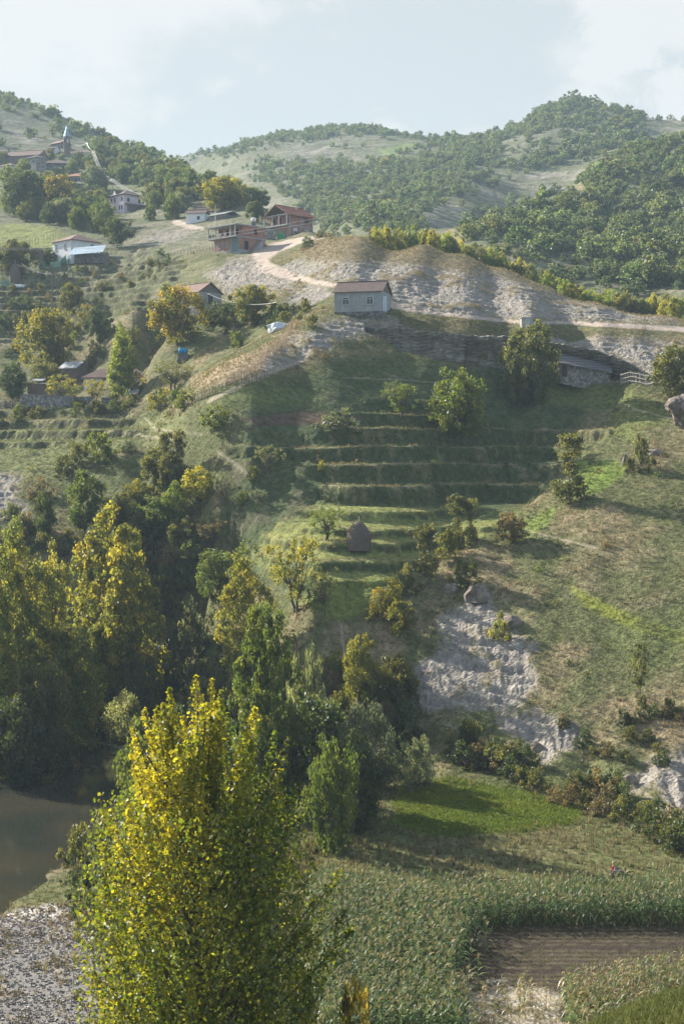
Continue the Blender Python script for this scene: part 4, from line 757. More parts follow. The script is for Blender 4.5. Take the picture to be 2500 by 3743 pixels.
# ---------------------------------------------------------------- oaks on the far hills: the nearest 300 stand alone, the rest is one wood
def oak_meshes():
    out = []
    for v in range(6):
        h, w = 5.5, (5.6, 6.2, 4.6, 5.2, 6.6, 4.2)[v]
        V, Q, c, C = crown(500+v, h, w, 36, 26, .55, 'oak', dome, .85, .10, .30, wob=.28)
        TV, TQ = limbs(500+v, h, C, .13, .3, 4); nv = len(V)
        M = np.concatenate([V, TV]); QQ = np.concatenate([Q, TQ+nv]); cc = np.concatenate([c, np.tile([.10, .08, .06], (len(TV), 1))])
        out.append((M, QQ, cc))
    return out
OAK = oak_meshes(); OAKM = [npmesh('oak_tree', v, q, [LEAF], c) for v, q, c in OAK]
def far_woods():
    g = np.random.default_rng(12); dens = np.zeros(Zr.shape)
    dens[far > .5] = .05
    nn = .5+NF+.5*NF2
    for poly, a, b, k in (([(2080, 760), (2150, 660), (2270, 580), (2320, 520), (2560, 500), (2700, 600), (2700, 1000), (2350, 1000), (2150, 940), (2000, 960), (1850, 960), (1650, 900), (1850, 800)], 360, 660, 1.9),
                          ([(1180, 860), (1100, 740), (900, 640), (960, 590), (1250, 600), (1600, 540), (1900, 480), (2100, 460), (2200, 560), (1900, 650), (1650, 720), (1500, 840)], 430, 1000, 1.6),
                          ([(1880, 480), (1990, 400), (2090, 350), (2330, 420), (2350, 500), (2150, 560), (1950, 560)], 780, 1000, 1.3), ([(1000, 480), (1420, 465), (1500, 510), (1250, 540), (900, 560), (640, 585)], 1000, 1200, 1.3), ([(1500, 490), (1950, 450), (1900, 500), (1550, 540)], 900, 1100, .7),
                          ([(-300, 240), (0, 330), (300, 440), (560, 560), (560, 620), (400, 560), (200, 480), (0, 400)], 600, 920, .9), ([(300, 500), (560, 560), (720, 650), (600, 680), (400, 590)], 520, 800, 2.2),
                          ([(1950, 1050), (2520, 1060), (2520, 960), (2100, 960)], 300, 420, 2.0), ([(1650, 900), (1900, 960), (2000, 1040), (1800, 950)], 300, 440, 1.5)):
        dens = np.maximum(dens, pmask(poly, a, b, 24, 30)*k)
    dens *= np.clip(nn*1.6, .0, 1.6)*(far > .5)*(Y < 1330)
    for poly, a, b in (([(1880, 640), (2000, 600), (2150, 590), (2230, 600), (2140, 650), (2100, 690), (1980, 700), (1920, 660)], 640, 1000), ([(1540, 790), (1640, 760), (1740, 790), (1680, 840), (1560, 840)], 420, 1000)): dens *= 1-.85*pmask(poly, a, b, 12, 16)
    dens *= 1-.9*pmask([(-300, 790), (200, 800), (400, 880), (420, 960), (-300, 980)], 330, 470, 10, 10)
    dens[(Y < 640) & (PX < 1000) & (PY > 640)] = 0
    # expected number per grid cell
    area = np.gradient(Y, axis=0)*Y*.00085*S*S; lam = dens*area/30.
    nk = g.poisson(np.clip(lam, 0, 3)); ii, jj = np.nonzero(nk); o = g.permutation(len(ii)); ii, jj = ii[o], jj[o]
    pts = np.stack([X[ii, jj]+g.uniform(-.6, .6, len(ii)), Y[ii, jj]+g.uniform(-.6, .6, len(ii)), Zr[ii, jj]], 1); hid = np.abs(PX[ii, jj]-1250) > 1300
    near = .72*np.where((Y[ii, jj] > 640), 1.0, .86)*np.where(PX[ii, jj] > 1650, 1.12, .95)
    sz = g.lognormal(0, .34, len(ii))*near*np.clip(1.25-Y[ii, jj]/2600, .7, 1.3)*(.75+.35*np.clip(NF2[ii, jj]+.5, 0, 1)); tint = np.clip(g.normal(1.05, .16, (len(ii), 1))+g.normal(0, .05, (len(ii), 3))*[1.6, .6, .6], .5, 1.5)
    warm = g.uniform(0, 1, len(ii)) < .06; tint[warm] *= [1.3, 1.1, .8]
    # individuals: the largest in view
    key = np.where(hid | (WZC[ii, jj] < .02), 0, sz/pts[:, 1]); order = np.argsort(-key); ind = order[:300]; rest = order[300:]
    for q in ind:
        x, d, z = pts[q]; o_ = link(bpy.data.objects.new('oak_tree', OAKM[q % 6])); o_.location = (x*S, d*S, z*S+CAMZ-.15); o_.scale = (sz[q]*1.05,)*2+(sz[q]*random.uniform(.85, 1.15),); o_.rotation_euler = (0, 0, random.uniform(0, 6.28)); o_.color = (*tint[q], 1)
        tag(o_, 'rounded scrub oak of the woods across the far valley', 'tree', 'oaks across the far valley')
    VV, QQ, CC = [], [], []; off = 0
    for v in range(6):
        pv, pq, pc = OAK[v]; ids = rest[v::6]; 
        if not len(ids): continue
        a = g.uniform(0, 6.28, len(ids)); ca, sa = np.cos(a)[:, None], np.sin(a)[:, None]; s = sz[ids][:, None]
        # farther trees need fewer, larger leaves
        x_ = (pv[None, :, 0]*ca-pv[None, :, 1]*sa)*s+pts[ids, 0][:, None]*S; y_ = (pv[None, :, 0]*sa+pv[None, :, 1]*ca)*s+pts[ids, 1][:, None]*S; z_ = pv[None, :, 2]*s+pts[ids, 2][:, None]*S+CAMZ-.15
        VV.append(np.stack([x_, y_, z_], -1).reshape(-1, 3)); QQ.append((pq[None]+(off+np.arange(len(ids))*len(pv))[:, None, None]).reshape(-1, 4)); CC.append((pc[None]*tint[ids][:, None]).reshape(-1, 3)); off += len(ids)*len(pv)
    V = np.concatenate(VV); w = link(bpy.data.objects.new('far_wood', npmesh('far_wood', V, np.concatenate(QQ), [LEAF], np.concatenate(CC)))); w['kind'] = 'stuff'
    print('FAR TREES', len(ii), 'faces', sum(len(q) for q in QQ))
far_woods()
# ---------------------------------------------------------------- building materials
def brickmat(name, c1, c2, mortar, bw, bh, ms=.02, noise=.25, bump=.01):
    m, nt, N, L, o = newmat(name); tc = N.new('ShaderNodeTexCoord').outputs['Object']; sx = N.new('ShaderNodeSeparateXYZ'); L.new(tc, sx.inputs[0])
    cb = N.new('ShaderNodeCombineXYZ'); L.new(nmath(nt, 'ADD', sx.outputs[0], sx.outputs[1]), cb.inputs[0]); L.new(sx.outputs[2], cb.inputs[1])
    b = N.new('ShaderNodeTexBrick'); L.new(cb.outputs[0], b.inputs['Vector']); b.inputs['Scale'].default_value = 1; b.inputs['Brick Width'].default_value = bw; b.inputs['Row Height'].default_value = bh
    b.inputs['Mortar Size'].default_value = ms; b.inputs['Color1'].default_value = (*c1, 1); b.inputs['Color2'].default_value = (*c2, 1); b.inputs['Mortar'].default_value = (*mortar, 1)
    n = tex_noise(nt, tc, .9, 5, .65); v = maprange(nt, n, .3, .7, 1-noise, 1+noise); p = N.new('ShaderNodeBsdfPrincipled'); L.new(cmul(nt, b.outputs['Color'], v), p.inputs['Base Color'])
    p.inputs['Roughness'].default_value = .93; p.inputs['Specular IOR Level'].default_value = .2
    bp = N.new('ShaderNodeBump'); bp.inputs['Distance'].default_value = bump; bp.inputs['Strength'].default_value = .7; L.new(nmath(nt, 'SUBTRACT', n, b.outputs['Fac']), bp.inputs['Height']); L.new(bp.outputs[0], p.inputs['Normal']); L.new(p.outputs[0], o.inputs[0]); return m
def stonemat(name, col, scale=2.2):
    m, nt, N, L, o = newmat(name); tc = N.new('ShaderNodeTexCoord').outputs['Object']; vo = N.new('ShaderNodeTexVoronoi'); vo.inputs['Scale'].default_value = scale; L.new(tc, vo.inputs['Vector'])
    bw = N.new('ShaderNodeRGBToBW'); L.new(vo.outputs['Color'], bw.inputs[0]); v = maprange(nt, bw.outputs[0], .2, .8, .6, 1.45); e = N.new('ShaderNodeTexVoronoi'); e.feature = 'DISTANCE_TO_EDGE'; e.inputs['Scale'].default_value = scale; L.new(tc, e.inputs['Vector'])
    v2 = nmath(nt, 'MULTIPLY', v, maprange(nt, e.outputs['Distance'], 0, .09, .45, 1)); r = N.new('ShaderNodeRGB'); r.outputs[0].default_value = (*col, 1)
    p = N.new('ShaderNodeBsdfPrincipled'); L.new(cmul(nt, r.outputs[0], v2), p.inputs['Base Color']); p.inputs['Roughness'].default_value = .95; bp = N.new('ShaderNodeBump'); bp.inputs['Distance'].default_value = .05; L.new(e.outputs['Distance'], bp.inputs['Height']); L.new(bp.outputs[0], p.inputs['Normal']); L.new(p.outputs[0], o.inputs[0]); return m
def tilemat(name, c1, c2, row=.33):
    m, nt, N, L, o = newmat(name); tc = N.new('ShaderNodeTexCoord').outputs['Object']; sx = N.new('ShaderNodeSeparateXYZ'); L.new(tc, sx.inputs[0])
    w = N.new('ShaderNodeTexWave'); w.bands_direction = 'Z'; w.inputs['Scale'].default_value = .5/row*1.0; w.inputs['Distortion'].default_value = .8; w.inputs['Detail'].default_value = 2; L.new(tc, w.inputs['Vector'])
    wx = nmath(nt, 'SINE', nmath(nt, 'MULTIPLY', nmath(nt, 'ADD', sx.outputs[0], sx.outputs[1]), 22.), 0)
    n = tex_noise(nt, tc, 5.5, 3, .7); n2 = tex_noise(nt, tc, .7, 3, .6); mx = N.new('ShaderNodeMix'); mx.data_type = 'RGBA'; L.new(maprange(nt, nmath(nt, 'ADD', n, nmath(nt, 'MULTIPLY', n2, .7)), .6, 1.1, 0, 1), mx.inputs[0]); mx.inputs[6].default_value = (*c1, 1); mx.inputs[7].default_value = (*c2, 1)
    p = N.new('ShaderNodeBsdfPrincipled'); L.new(cmul(nt, mx.outputs[2], maprange(nt, w.outputs['Fac'], 0, .5, .5, 1.08)), p.inputs['Base Color']); p.inputs['Roughness'].default_value = .85
    bp = N.new('ShaderNodeBump'); bp.inputs['Distance'].default_value = .05; L.new(nmath(nt, 'ADD', nmath(nt, 'MULTIPLY', wx, .35), w.outputs['Fac']), bp.inputs['Height']); L.new(bp.outputs[0], p.inputs['Normal']); L.new(p.outputs[0], o.inputs[0]); return m
def corrmat(name, col, metal=.3, rough=.5):
    m, nt, N, L, o = newmat(name); tc = N.new('ShaderNodeTexCoord').outputs['Object']; n = tex_noise(nt, tc, .8, 5, .7); r = N.new('ShaderNodeRGB'); r.outputs[0].default_value = (*col, 1)
    p = N.new('ShaderNodeBsdfPrincipled'); L.new(cmul(nt, r.outputs[0], maprange(nt, n, .3, .7, .65, 1.25)), p.inputs['Base Color']); p.inputs['Roughness'].default_value = rough; p.inputs['Metallic'].default_value = metal
    w = N.new('ShaderNodeTexWave'); w.bands_direction = 'X'; w.inputs['Scale'].default_value = 1.6; L.new(tc, w.inputs['Vector']); bp = N.new('ShaderNodeBump'); bp.inputs['Distance'].default_value = .04; L.new(w.outputs['Fac'], bp.inputs['Height']); L.new(bp.outputs[0], p.inputs['Normal']); L.new(p.outputs[0], o.inputs[0]); return m
def cliffmat():
    m, nt, N, L, o = newmat('cliff_rock'); tc = N.new('ShaderNodeTexCoord').outputs['Object']
    def st(sx, sz, sc, rot=0):
        mp = N.new('ShaderNodeMapping'); mp.inputs['Scale'].default_value = (sx, sx, sz); mp.inputs['Rotation'].default_value = (0, rot, 0); L.new(tc, mp.inputs[0]); return tex_noise(nt, mp.outputs[0], sc, 7, .68)
    a = st(.25, 1.6, .9, .18); b = st(1.2, .25, .8); c = st(1, 1, 1.3); v = nmath(nt, 'ADD', maprange(nt, a, .3, .7, .55, 1.35), maprange(nt, b, .45, .75, 0, -.42)); r = N.new('ShaderNodeRGB'); r.outputs[0].default_value = (.33, .30, .25, 1)
    p = N.new('ShaderNodeBsdfPrincipled'); L.new(cmul(nt, r.outputs[0], nmath(nt, 'MULTIPLY', v, maprange(nt, c, .3, .7, .7, 1.3))), p.inputs['Base Color']); p.inputs['Roughness'].default_value = .95; p.inputs['Specular IOR Level'].default_value = .15
    bp = N.new('ShaderNodeBump'); bp.inputs['Distance'].default_value = .5; L.new(nmath(nt, 'ADD', a, c), bp.inputs['Height']); L.new(bp.outputs[0], p.inputs['Normal']); L.new(p.outputs[0], o.inputs[0]); return m
M = dict(block=brickmat('concrete_blocks', (.33, .34, .335), (.27, .28, .28), (.36, .365, .36), .42, .21), redbrick=brickmat('hollow_brick', (.37, .155, .105), (.30, .125, .09), (.30, .25, .22), .26, .20, .02, .3),
         darkbrick=brickmat('dark_brick', (.17, .10, .085), (.13, .085, .075), (.2, .17, .15), .26, .1), stone=stonemat('rubble_stone', (.25, .235, .215)), darkstone=stonemat('dark_rubble_stone', (.15, .145, .14)), concrete=simple('concrete', (.34, .34, .335), .9, .18, 2, .02), white=simple('whitewash', (.70, .71, .72), .9, .10, 1.2, .02), pink=simple('pink_render', (.80, .68, .71), .9, .06, 1),
         mauve=simple('mauve_trim', (.30, .22, .26), .9), tiles=tilemat('old_tiles', (.085, .062, .055), (.19, .125, .105)), redtiles=tilemat('red_tiles', (.36, .125, .075), (.42, .18, .12)), browntiles=tilemat('brown_tiles', (.17, .095, .075), (.27, .17, .14)), slate=tilemat('stone_slabs', (.10, .10, .105), (.19, .185, .18), .9),
         wood=simple('grey_boards', (.17, .145, .125), .9, .4, 3, .02), palewood=simple('bleached_poles', (.50, .45, .39), .9, .25, 4), darkwood=simple('dark_timber', (.07, .055, .045), .9, .3, 4), dark=simple('dark_inside', (.012, .013, .014), .9), glass=simple('window_glass', (.02, .03, .035), .15, spec=.6), frame=simple('white_frame', (.62, .63, .62), .7),
         sheet=corrmat('grey_sheet', (.42, .44, .46), .35, .45), bluesheet=corrmat('blue_sheet', (.26, .38, .48), .1, .6), shutter=corrmat('roller_shutter', (.46, .58, .66), .1, .5), green=simple('green_gate_paint', (.03, .30, .14), .5), blue=simple('blue_plastic', (.01, .24, .50), .35, .15, 3), net=simple('green_netting', (.22, .36, .27), .9, .2, 2), spire=corrmat('blue_sheet_spire', (.22, .40, .55), .35, .4),
         rock=cliffmat(), boulder=simple('boulder_rock', (.20, .165, .135), .95, .55, .9, .15), straw=simple('grey_straw', (.14, .11, .09), .95, .45, 7, .08), cornstraw=simple('corn_straw', (.42, .31, .22), .95, .3, 8, .05), pole=simple('wooden_pole', (.115, .10, .085), .9, .2, 3), wire=simple('power_wire', (.62, .61, .58), .4, spec=.6), plastic=simple('pale_plastic', (.62, .66, .70), .5, .12, 3), teal=simple('teal_panel', (.13, .19, .20), .8, .2, 2))
def pmesh(name, V, Fc, mat, parent=None, smooth=False):
    me = bpy.data.meshes.new(name); me.from_pydata([tuple(v) for v in V], [], [tuple(f) for f in Fc]); me.materials.append(mat)
    if smooth: me.polygons.foreach_set('use_smooth', np.ones(len(me.polygons), bool))
    bm = bmesh.new(); bm.from_mesh(me); bmesh.ops.recalc_face_normals(bm, faces=bm.faces); bm.to_mesh(me); bm.free(); me.update()
    return link(bpy.data.objects.new(name, me), parent)
class MB:
    def __init__(s): s.V = []; s.F = []
    def add(s, V, Fc): o = len(s.V); s.V += [tuple(v) for v in V]; s.F += [tuple(int(i)+o for i in f) for f in Fc]; return s
    def box(s, x0, y0, z0, x1, y1, z1): return s.add([(x0, y0, z0), (x1, y0, z0), (x1, y1, z0), (x0, y1, z0), (x0, y0, z1), (x1, y0, z1), (x1, y1, z1), (x0, y1, z1)], [(0, 3, 2, 1), (4, 5, 6, 7), (0, 1, 5, 4), (1, 2, 6, 5), (2, 3, 7, 6), (3, 0, 4, 7)])
    def slab(s, pts, th):       # a sheet of thickness th under four or three points
        n = len(pts); lo = [(p[0], p[1], p[2]-th) for p in pts]; return s.add(list(pts)+lo, [tuple(range(n)), tuple(range(2*n-1, n-1, -1))]+[(i, (i+1) % n, (i+1) % n+n, i+n) for i in range(n)])
    def bar(s, a, b, r, sides=6): v, q = tube([a, b], [r, r*.92], sides); return s.add(v, list(map(tuple, q))+[tuple(range(sides-1, -1, -1)), tuple(range(sides, 2*sides))])
    def tube(s, pts, r, sides=6): v, q = tube(pts, r if hasattr(r, '__len__') else [r]*len(pts), sides); return s.add(v, q)
    def make(s, name, mat, parent=None, smooth=False): return pmesh(name, s.V, s.F, mat, parent, smooth)
def root(name, px, py, d, yaw, label, cat, group=None, on_ground=False):
    x = float(uof(px, py))*d; z = float(wof(py))*d
    o = link(bpy.data.objects.new(name, None)); o.location = (x*S, d*S, (ground(x, d) if on_ground else z)*S+CAMZ); o.rotation_euler = (0, 0, R(yaw)); return tag(o, label, cat, group)
def onwall(mb, wall, L, W, a0, a1, z0, z1, t, inset=0):
    """a box of depth t standing proud of a wall: f(ront), r(ight), l(eft); a runs along the wall"""
    if wall == 'f': mb.box(a0, -t-inset, z0, a1, -inset+.0, z1)
    elif wall == 'r': mb.box(L/2+inset, a0, z0, L/2+t+inset, a1, z1)
    else: mb.box(-L/2-t-inset, a0, z0, -L/2-inset, a1, z1)
    return mb
def window(r, wall, L, W, a, z, w, h, frame='frame', pane='glass', mull=True, sill=True):
    f = MB(); e = .09
    for q in ((a-w/2-e, a+w/2+e, z-e, z), (a-w/2-e, a+w/2+e, z+h, z+h+e), (a-w/2-e, a-w/2, z, z+h), (a+w/2, a+w/2+e, z, z+h)): onwall(f, wall, L, W, *q, .06)
    if mull: onwall(f, wall, L, W, a-.035, a+.035, z, z+h*.72, .045); onwall(f, wall, L, W, a-w/2, a+w/2, z+h*.72, z+h*.72+.07, .045)
    fo = f.make('window', M[frame], r); onwall(MB(), wall, L, W, a-w/2, a+w/2, z, z+h, .02, .003).make('pane', M[pane], fo)
    if sill: onwall(MB(), wall, L, W, a-w/2-.16, a+w/2+.16, z-e-.07, z-e-.003, .14).make('sill', M['concrete'], fo)
    return fo
def opening(r, wall, L, W, a, z, w, h, name='opening', mat='dark', t=.015): return onwall(MB(), wall, L, W, a-w/2, a+w/2, z, z+h, t, .002).make(name, M[mat], r)
def walls(r, L, W, h, mat, found=1.2, fmat=None, name='wall', gable=None, rise=0):
    mb = MB(); mb.box(-L/2, 0, 0, L/2, W, h); mb.make(name, M[mat], r)
    if found: MB().box(-L/2-.06, -.06, -found, L/2+.06, W+.06, -.002).make('foundation', M[fmat or mat], r)
def gable_x(r, L, W, h, rise, mat, ov=.35, oe=.35, th=.12, gmat=None, name='roof'):
    """ridge along local x"""
    k = rise/(W/2); mb = MB(); e0 = h-k*ov
    mb.slab([(-L/2-oe, -ov, e0+th), (L/2+oe, -ov, e0+th), (L/2+oe, W/2, h+rise+th), (-L/2-oe, W/2, h+rise+th)], th); mb.slab([(-L/2-oe, W/2, h+rise+th-.004), (L/2+oe, W/2, h+rise+th-.004), (L/2+oe, W+ov, e0+th), (-L/2-oe, W+ov, e0+th)], th)
    ro = mb.make(name, M[mat], r); MB().box(-L/2-oe-.02, W/2-.12, h+rise+th-.02, L/2+oe+.02, W/2+.12, h+rise+th+.09).make('ridge', M[mat], ro)
    if gmat:
        for sx in (-1, 1): mb = MB(); mb.add([(sx*(L/2-.03), .05, h+.003), (sx*(L/2-.03), W-.05, h+.003), (sx*(L/2-.03), W/2, h+rise-.05), (sx*(L/2-.15), .05, h+.003), (sx*(L/2-.15), W-.05, h+.003), (sx*(L/2-.15), W/2, h+rise-.05)], [(0, 1, 2), (5, 4, 3), (0, 3, 4, 1), (1, 4, 5, 2), (2, 5, 3, 0)]); mb.make('gable', M[gmat], r)
    return ro
def hip(r, L, W, h, rise, mat, ov=.55, th=.14, name='roof', ridge=None):
    rl = (L-W)/2 if ridge is None else ridge/2; rl = max(rl, .05); a = [(-L/2-ov, -ov, h+.004), (L/2+ov, -ov, h+.004), (L/2+ov, W+ov, h+.004), (-L/2-ov, W+ov, h+.004)]; b = [(p[0], p[1], p[2]+th) for p in a]; t = [(-rl, W/2, h+rise+th), (rl, W/2, h+rise+th)]
    return pmesh(name, a+b+t, [(3, 2, 1, 0), (0, 1, 5, 4), (1, 2, 6, 5), (2, 3, 7, 6), (3, 0, 4, 7), (4, 5, 9, 8), (5, 6, 9), (6, 7, 8, 9), (7, 4, 8)], M[mat], r)
# ---------------------------------------------------------------- the buildings
def block_house():
    L, W, h = 9.1, 6.6, 3.75; r = root('block_house', 1308, 1139, 231.5, -16.5, 'grey concrete block house with dark tiled roof on the edge above the cliff', 'house'); walls(r, L, W, h, 'block', 3.2, 'darkstone'); gable_x(r, L, W, h, 2.05, 'tiles', .3, .35, gmat='wood')
    window(r, 'f', L, W, -2.35, 1.35, 1.15, 1.3); window(r, 'f', L, W, 2.3, 1.35, 1.15, 1.3)
    for a in (-L/2+.15, 0.02, L/2-.15): onwall(MB(), 'f', L, W, a-.16, a+.16, -1.0, h-.02, .05, .065 if a == 9 else .004).make('concrete_post', M['concrete'], r)
    onwall(MB(), 'r', L, W, .05, .4, -.9, h-.02, .05, .003).make('concrete_post', M['concrete'], r); d = onwall(MB(), 'r', L, W, .75, 3.3, .15, 3.0, .04, .003).make('roller_door', M['shutter'], r); onwall(MB(), 'r', L, W, 3.35, 3.6, .15, 3.1, .05, .003).make('jamb', M['frame'], d)
    onwall(MB(), 'r', L, W, .1, W-.05, 3.15, 3.5, .035, .003).make('lintel', M['concrete'], r)
block_house()
def gabled_house():
    L, W, h = 9.6, 6.4, 3.4; r = root('gabled_house', 676, 1128, 272, -45, 'block house with red tiled roof and timber gable behind the yellowing walnut', 'house'); walls(r, L, W, h, 'block', 2.6, 'darkstone'); gable_x(r, L, W, h, 2.1, 'browntiles', .4, .4, gmat='wood')
    fo = window(r, 'r', L, W, 3.3, .75, 1.35, 2.1, 'concrete', 'darkwood', False); opening(r, 'f', L, W, 0, .8, 1.1, 1.2, 'shutter', 'darkwood', .05)
gabled_house()
def brick_house_low():
    L, W = 9.6, 9.0; r = root('unfinished_house', 828, 917, 319, -45, 'unfinished two storey brick house with flat roof and laundry on its open balcony', 'house')
    walls(r, L, W, 3.1, 'redbrick', 3.0, 'concrete', 'lower_wall'); MB().box(-L/2-1.3, -1.3, 3.103, L/2+.2, W+.1, 3.35).make('floor_slab', M['concrete'], r)
    MB().box(-L/2, 1.4, 3.353, L/2, W, 6.1).make('upper_wall', M['redbrick'], r); MB().box(-L/2-1.4, -1.45, 6.103, L/2+.5, W+.5, 6.38).make('roof_slab', M['concrete'], r)
    for x in (-L/2-1.1, -L/2+1.8, L/2-2.0, L/2-.2): MB().box(x-.14, -1.15, 3.353, x+.14, -.87, 6.1).make('column', M['concrete'], r)
    for x in (-4.0, -1.2, 2.6): MB().box(x-.5, 1.36, 3.36, x+.5, 1.398, 5.55).make('doorway', M['dark'], r)
    for a in (-2.9, .2): window(r, 'f', L, W, a, .9, .95, 1.35, 'concrete', 'glass')
    for a in (-L/2+.14, -1.45, 1.9, L/2-.14): onwall(MB(), 'f', L, W, a-.13, a+.13, -2, 3.1, .04, .003).make('column', M['concrete'], r)
    MB().box(2.05, -.12, -.6, L/2-.02, -.045, 3.0).make('sheet_panel', M['teal'], r); opening(r, 'r', L, W, 2.6, .1, 1.2, 2.2, 'doorway'); opening(r, 'r', L, W, 5.7, 4.2, 1.1, 1.3, 'window_opening')
    s = MB()
    for k in range(9): s.box(L/2+.02, 4.2+k*.34, -.9, L/2+1.2, 4.55+k*.34, .0+k*.36)
    s.make('staircase', M['concrete'], r); rl = MB().bar((-L/2-1.1, -1.1, 4.35), (L/2-.2, -1.1, 4.35), .04); rl.make('railing', M['pole'], r)
    ld = link(bpy.data.objects.new('laundry', None)); ld.location = r.location; ld.rotation_euler = r.rotation_euler; tag(ld, 'dark washing hung along the balcony rail of the flat roofed brick house', 'laundry')
    for i, (x, c) in enumerate(((-5.4, 'dark'), (-4.2, 'darkwood'), (-1.4, 'mauve'), (-.4, 'dark'), (.5, 'mauve'))): MB().box(x, -1.24, 3.65, x+.85, -1.19, 4.42).make('garment', M[c], ld)
brick_house_low()
def brick_house_up():
    L, W = 8.7, 9.0; r = root('roofed_house', 1018, 871, 345, -45, 'two storey brick house with bright red tiled roof and open gable by the road bend', 'house')
    walls(r, L, W, 3.05, 'redbrick', 3.0, 'concrete', 'lower_wall'); MB().box(-L/2-1.2, -1.2, 3.053, L/2+.04, W+.04, 3.32).make('floor_slab', M['concrete'], r); MB().box(-L/2, .9, 3.323, L/2, W, 6.1).make('upper_wall', M['redbrick'], r); MB().box(-L/2-.9, -.9, 6.103, L/2+.05, W+.05, 6.32).make('ceiling_slab', M['concrete'], r)
    k = 2.6/(L/2); mb = MB(); z0 = 6.33; ov = .9
    for s in (-1, 1): mb.slab([(s*(L/2+ov), -1.3, z0-k*ov+.2), (s*(L/2+ov), W+.7, z0-k*ov+.2), (s*.002, W+.7, z0+2.75), (s*.002, -1.3, z0+2.75)], .13)
    ro = mb.make('roof', M['redtiles'], r); MB().box(-.13, -1.32, z0+2.72, .13, W+.72, z0+2.87).make('ridge', M['redtiles'], ro); MB().box(2.0, 4.6, z0+.6, 2.5, 5.1, z0+2.5).make('chimney', M['redbrick'], ro)
    tr = MB()
    for x in (-3.2, -2.1, -1, 0, 1, 2.1, 3.2): tr.box(x-.06, -1.0, z0-.01, x+.06, -.88, z0+2.5-abs(x)*k)
    for s in (-1, 1): tr.bar((s*(L/2+.7), -1.1, z0-.25), (0, -1.1, z0+2.45), .09)
    tr.make('truss', M['darkwood'], r)
    for x in (-L/2-.7, -1.6, 1.0, L/2-.15): MB().box(x-.15, -.85, 3.323, x+.15, -.55, 6.1).make('column', M['concrete'], r)
    for x, w in ((-2.8, 1.2), (-.4, 1.3), (2.6, 1.3)): MB().box(x-w/2, .86, 3.6, x+w/2, .898, 5.6).make('opening', M['dark'], r)
    for a in (.15, W/2, W-.15): onwall(MB(), 'r', L, W, a-.16, a+.16, -1.5, 6.1, .04, .045).make('column', M['concrete'], r)
    for a in (2.3, 6.7): window(r, 'r', L, W, a, 1.0, 1.35, 1.5)
    for a, z in ((2.3, 1.75), (6.7, 2.0)): onwall(MB(), 'r', L, W, a-.68, a+.68, z, 2.52, .04, .065).make('roller_blind', M['frame'], r)
    opening(r, 'r', L, W, 6.6, 4.2, 1.3, 1.3, 'opening'); onwall(MB(), 'r', L, W, 0, W, -1.4, .3, .03, .003).make('plinth', M['concrete'], r)
    c = root('courtyard_wall', 990, 872, 338, -18, 'rubble stone courtyard wall below the red roofed brick house', 'wall'); MB().box(-3.2, 0, -1.5, 1.35, .45, 2.6).make('wall', M['stone'], c); MB().box(3.85, 0, -1.5, 4.5, .45, 2.2).make('gate_post', M['stone'], c)
    g_ = root('gate', 1029, 872, 338, -18, 'green metal gate between the stone courtyard wall and the brick house', 'gate'); MB().box(-1.25, .1, -.1, 1.25, .16, 1.45).make('panel', M['green'], g_); gb = MB()
    for x in np.linspace(-1.2, 1.2, 7): gb.bar((x, .13, 1.45), (x, .13, 2.3), .03)
    gb.bar((-1.25, .13, 2.3), (1.25, .13, 2.3), .04).make('grille', M['green'], g_)
brick_house_up()
def white_farm():
    L, W, h = 16, 6, 3.3; r = root('long_farmhouse', 797, 808, 407, -4, 'long low whitewashed farmhouse with dark tiled roof among trees', 'house'); walls(r, L, W, h, 'white', 2, 'white'); gable_x(r, L, W, h, 1.7, 'tiles', .5, .5, gmat='white')
    for a in (-6, 6.2): window(r, 'f', L, W, a, 1.0, .9, 1.3, 'frame', 'glass', False)
    s = root('stone_shed', 795, 826, 388, -40, 'small stone shed with a pale sheet metal roof in front of the long farmhouse', 'shed'); walls(s, 7, 6, 3.4, 'darkstone', 2); sl = MB(); sl.slab([(-3.9, -.4, 3.5), (3.9, -.4, 3.5), (3.9, 3.2, 4.7), (-3.9, 3.2, 4.7)], .1); sl.slab([(-3.9, 3.2, 4.69), (3.9, 3.2, 4.69), (3.9, 6.4, 3.5), (-3.9, 6.4, 3.5)], .1); sl.make('roof', M['sheet'], s)
    w = root('white_annex', 715, 812, 396, -10, 'white annex at the left end of the long farmhouse', 'house'); walls(w, 6.2, 5, 2.9, 'white', 2); gable_x(w, 6.2, 5, 2.9, 1.2, 'tiles', .4, .4); opening(w, 'f', 6.2, 5, 1, .8, .9, 1.1, 'window', 'glass')
white_farm()
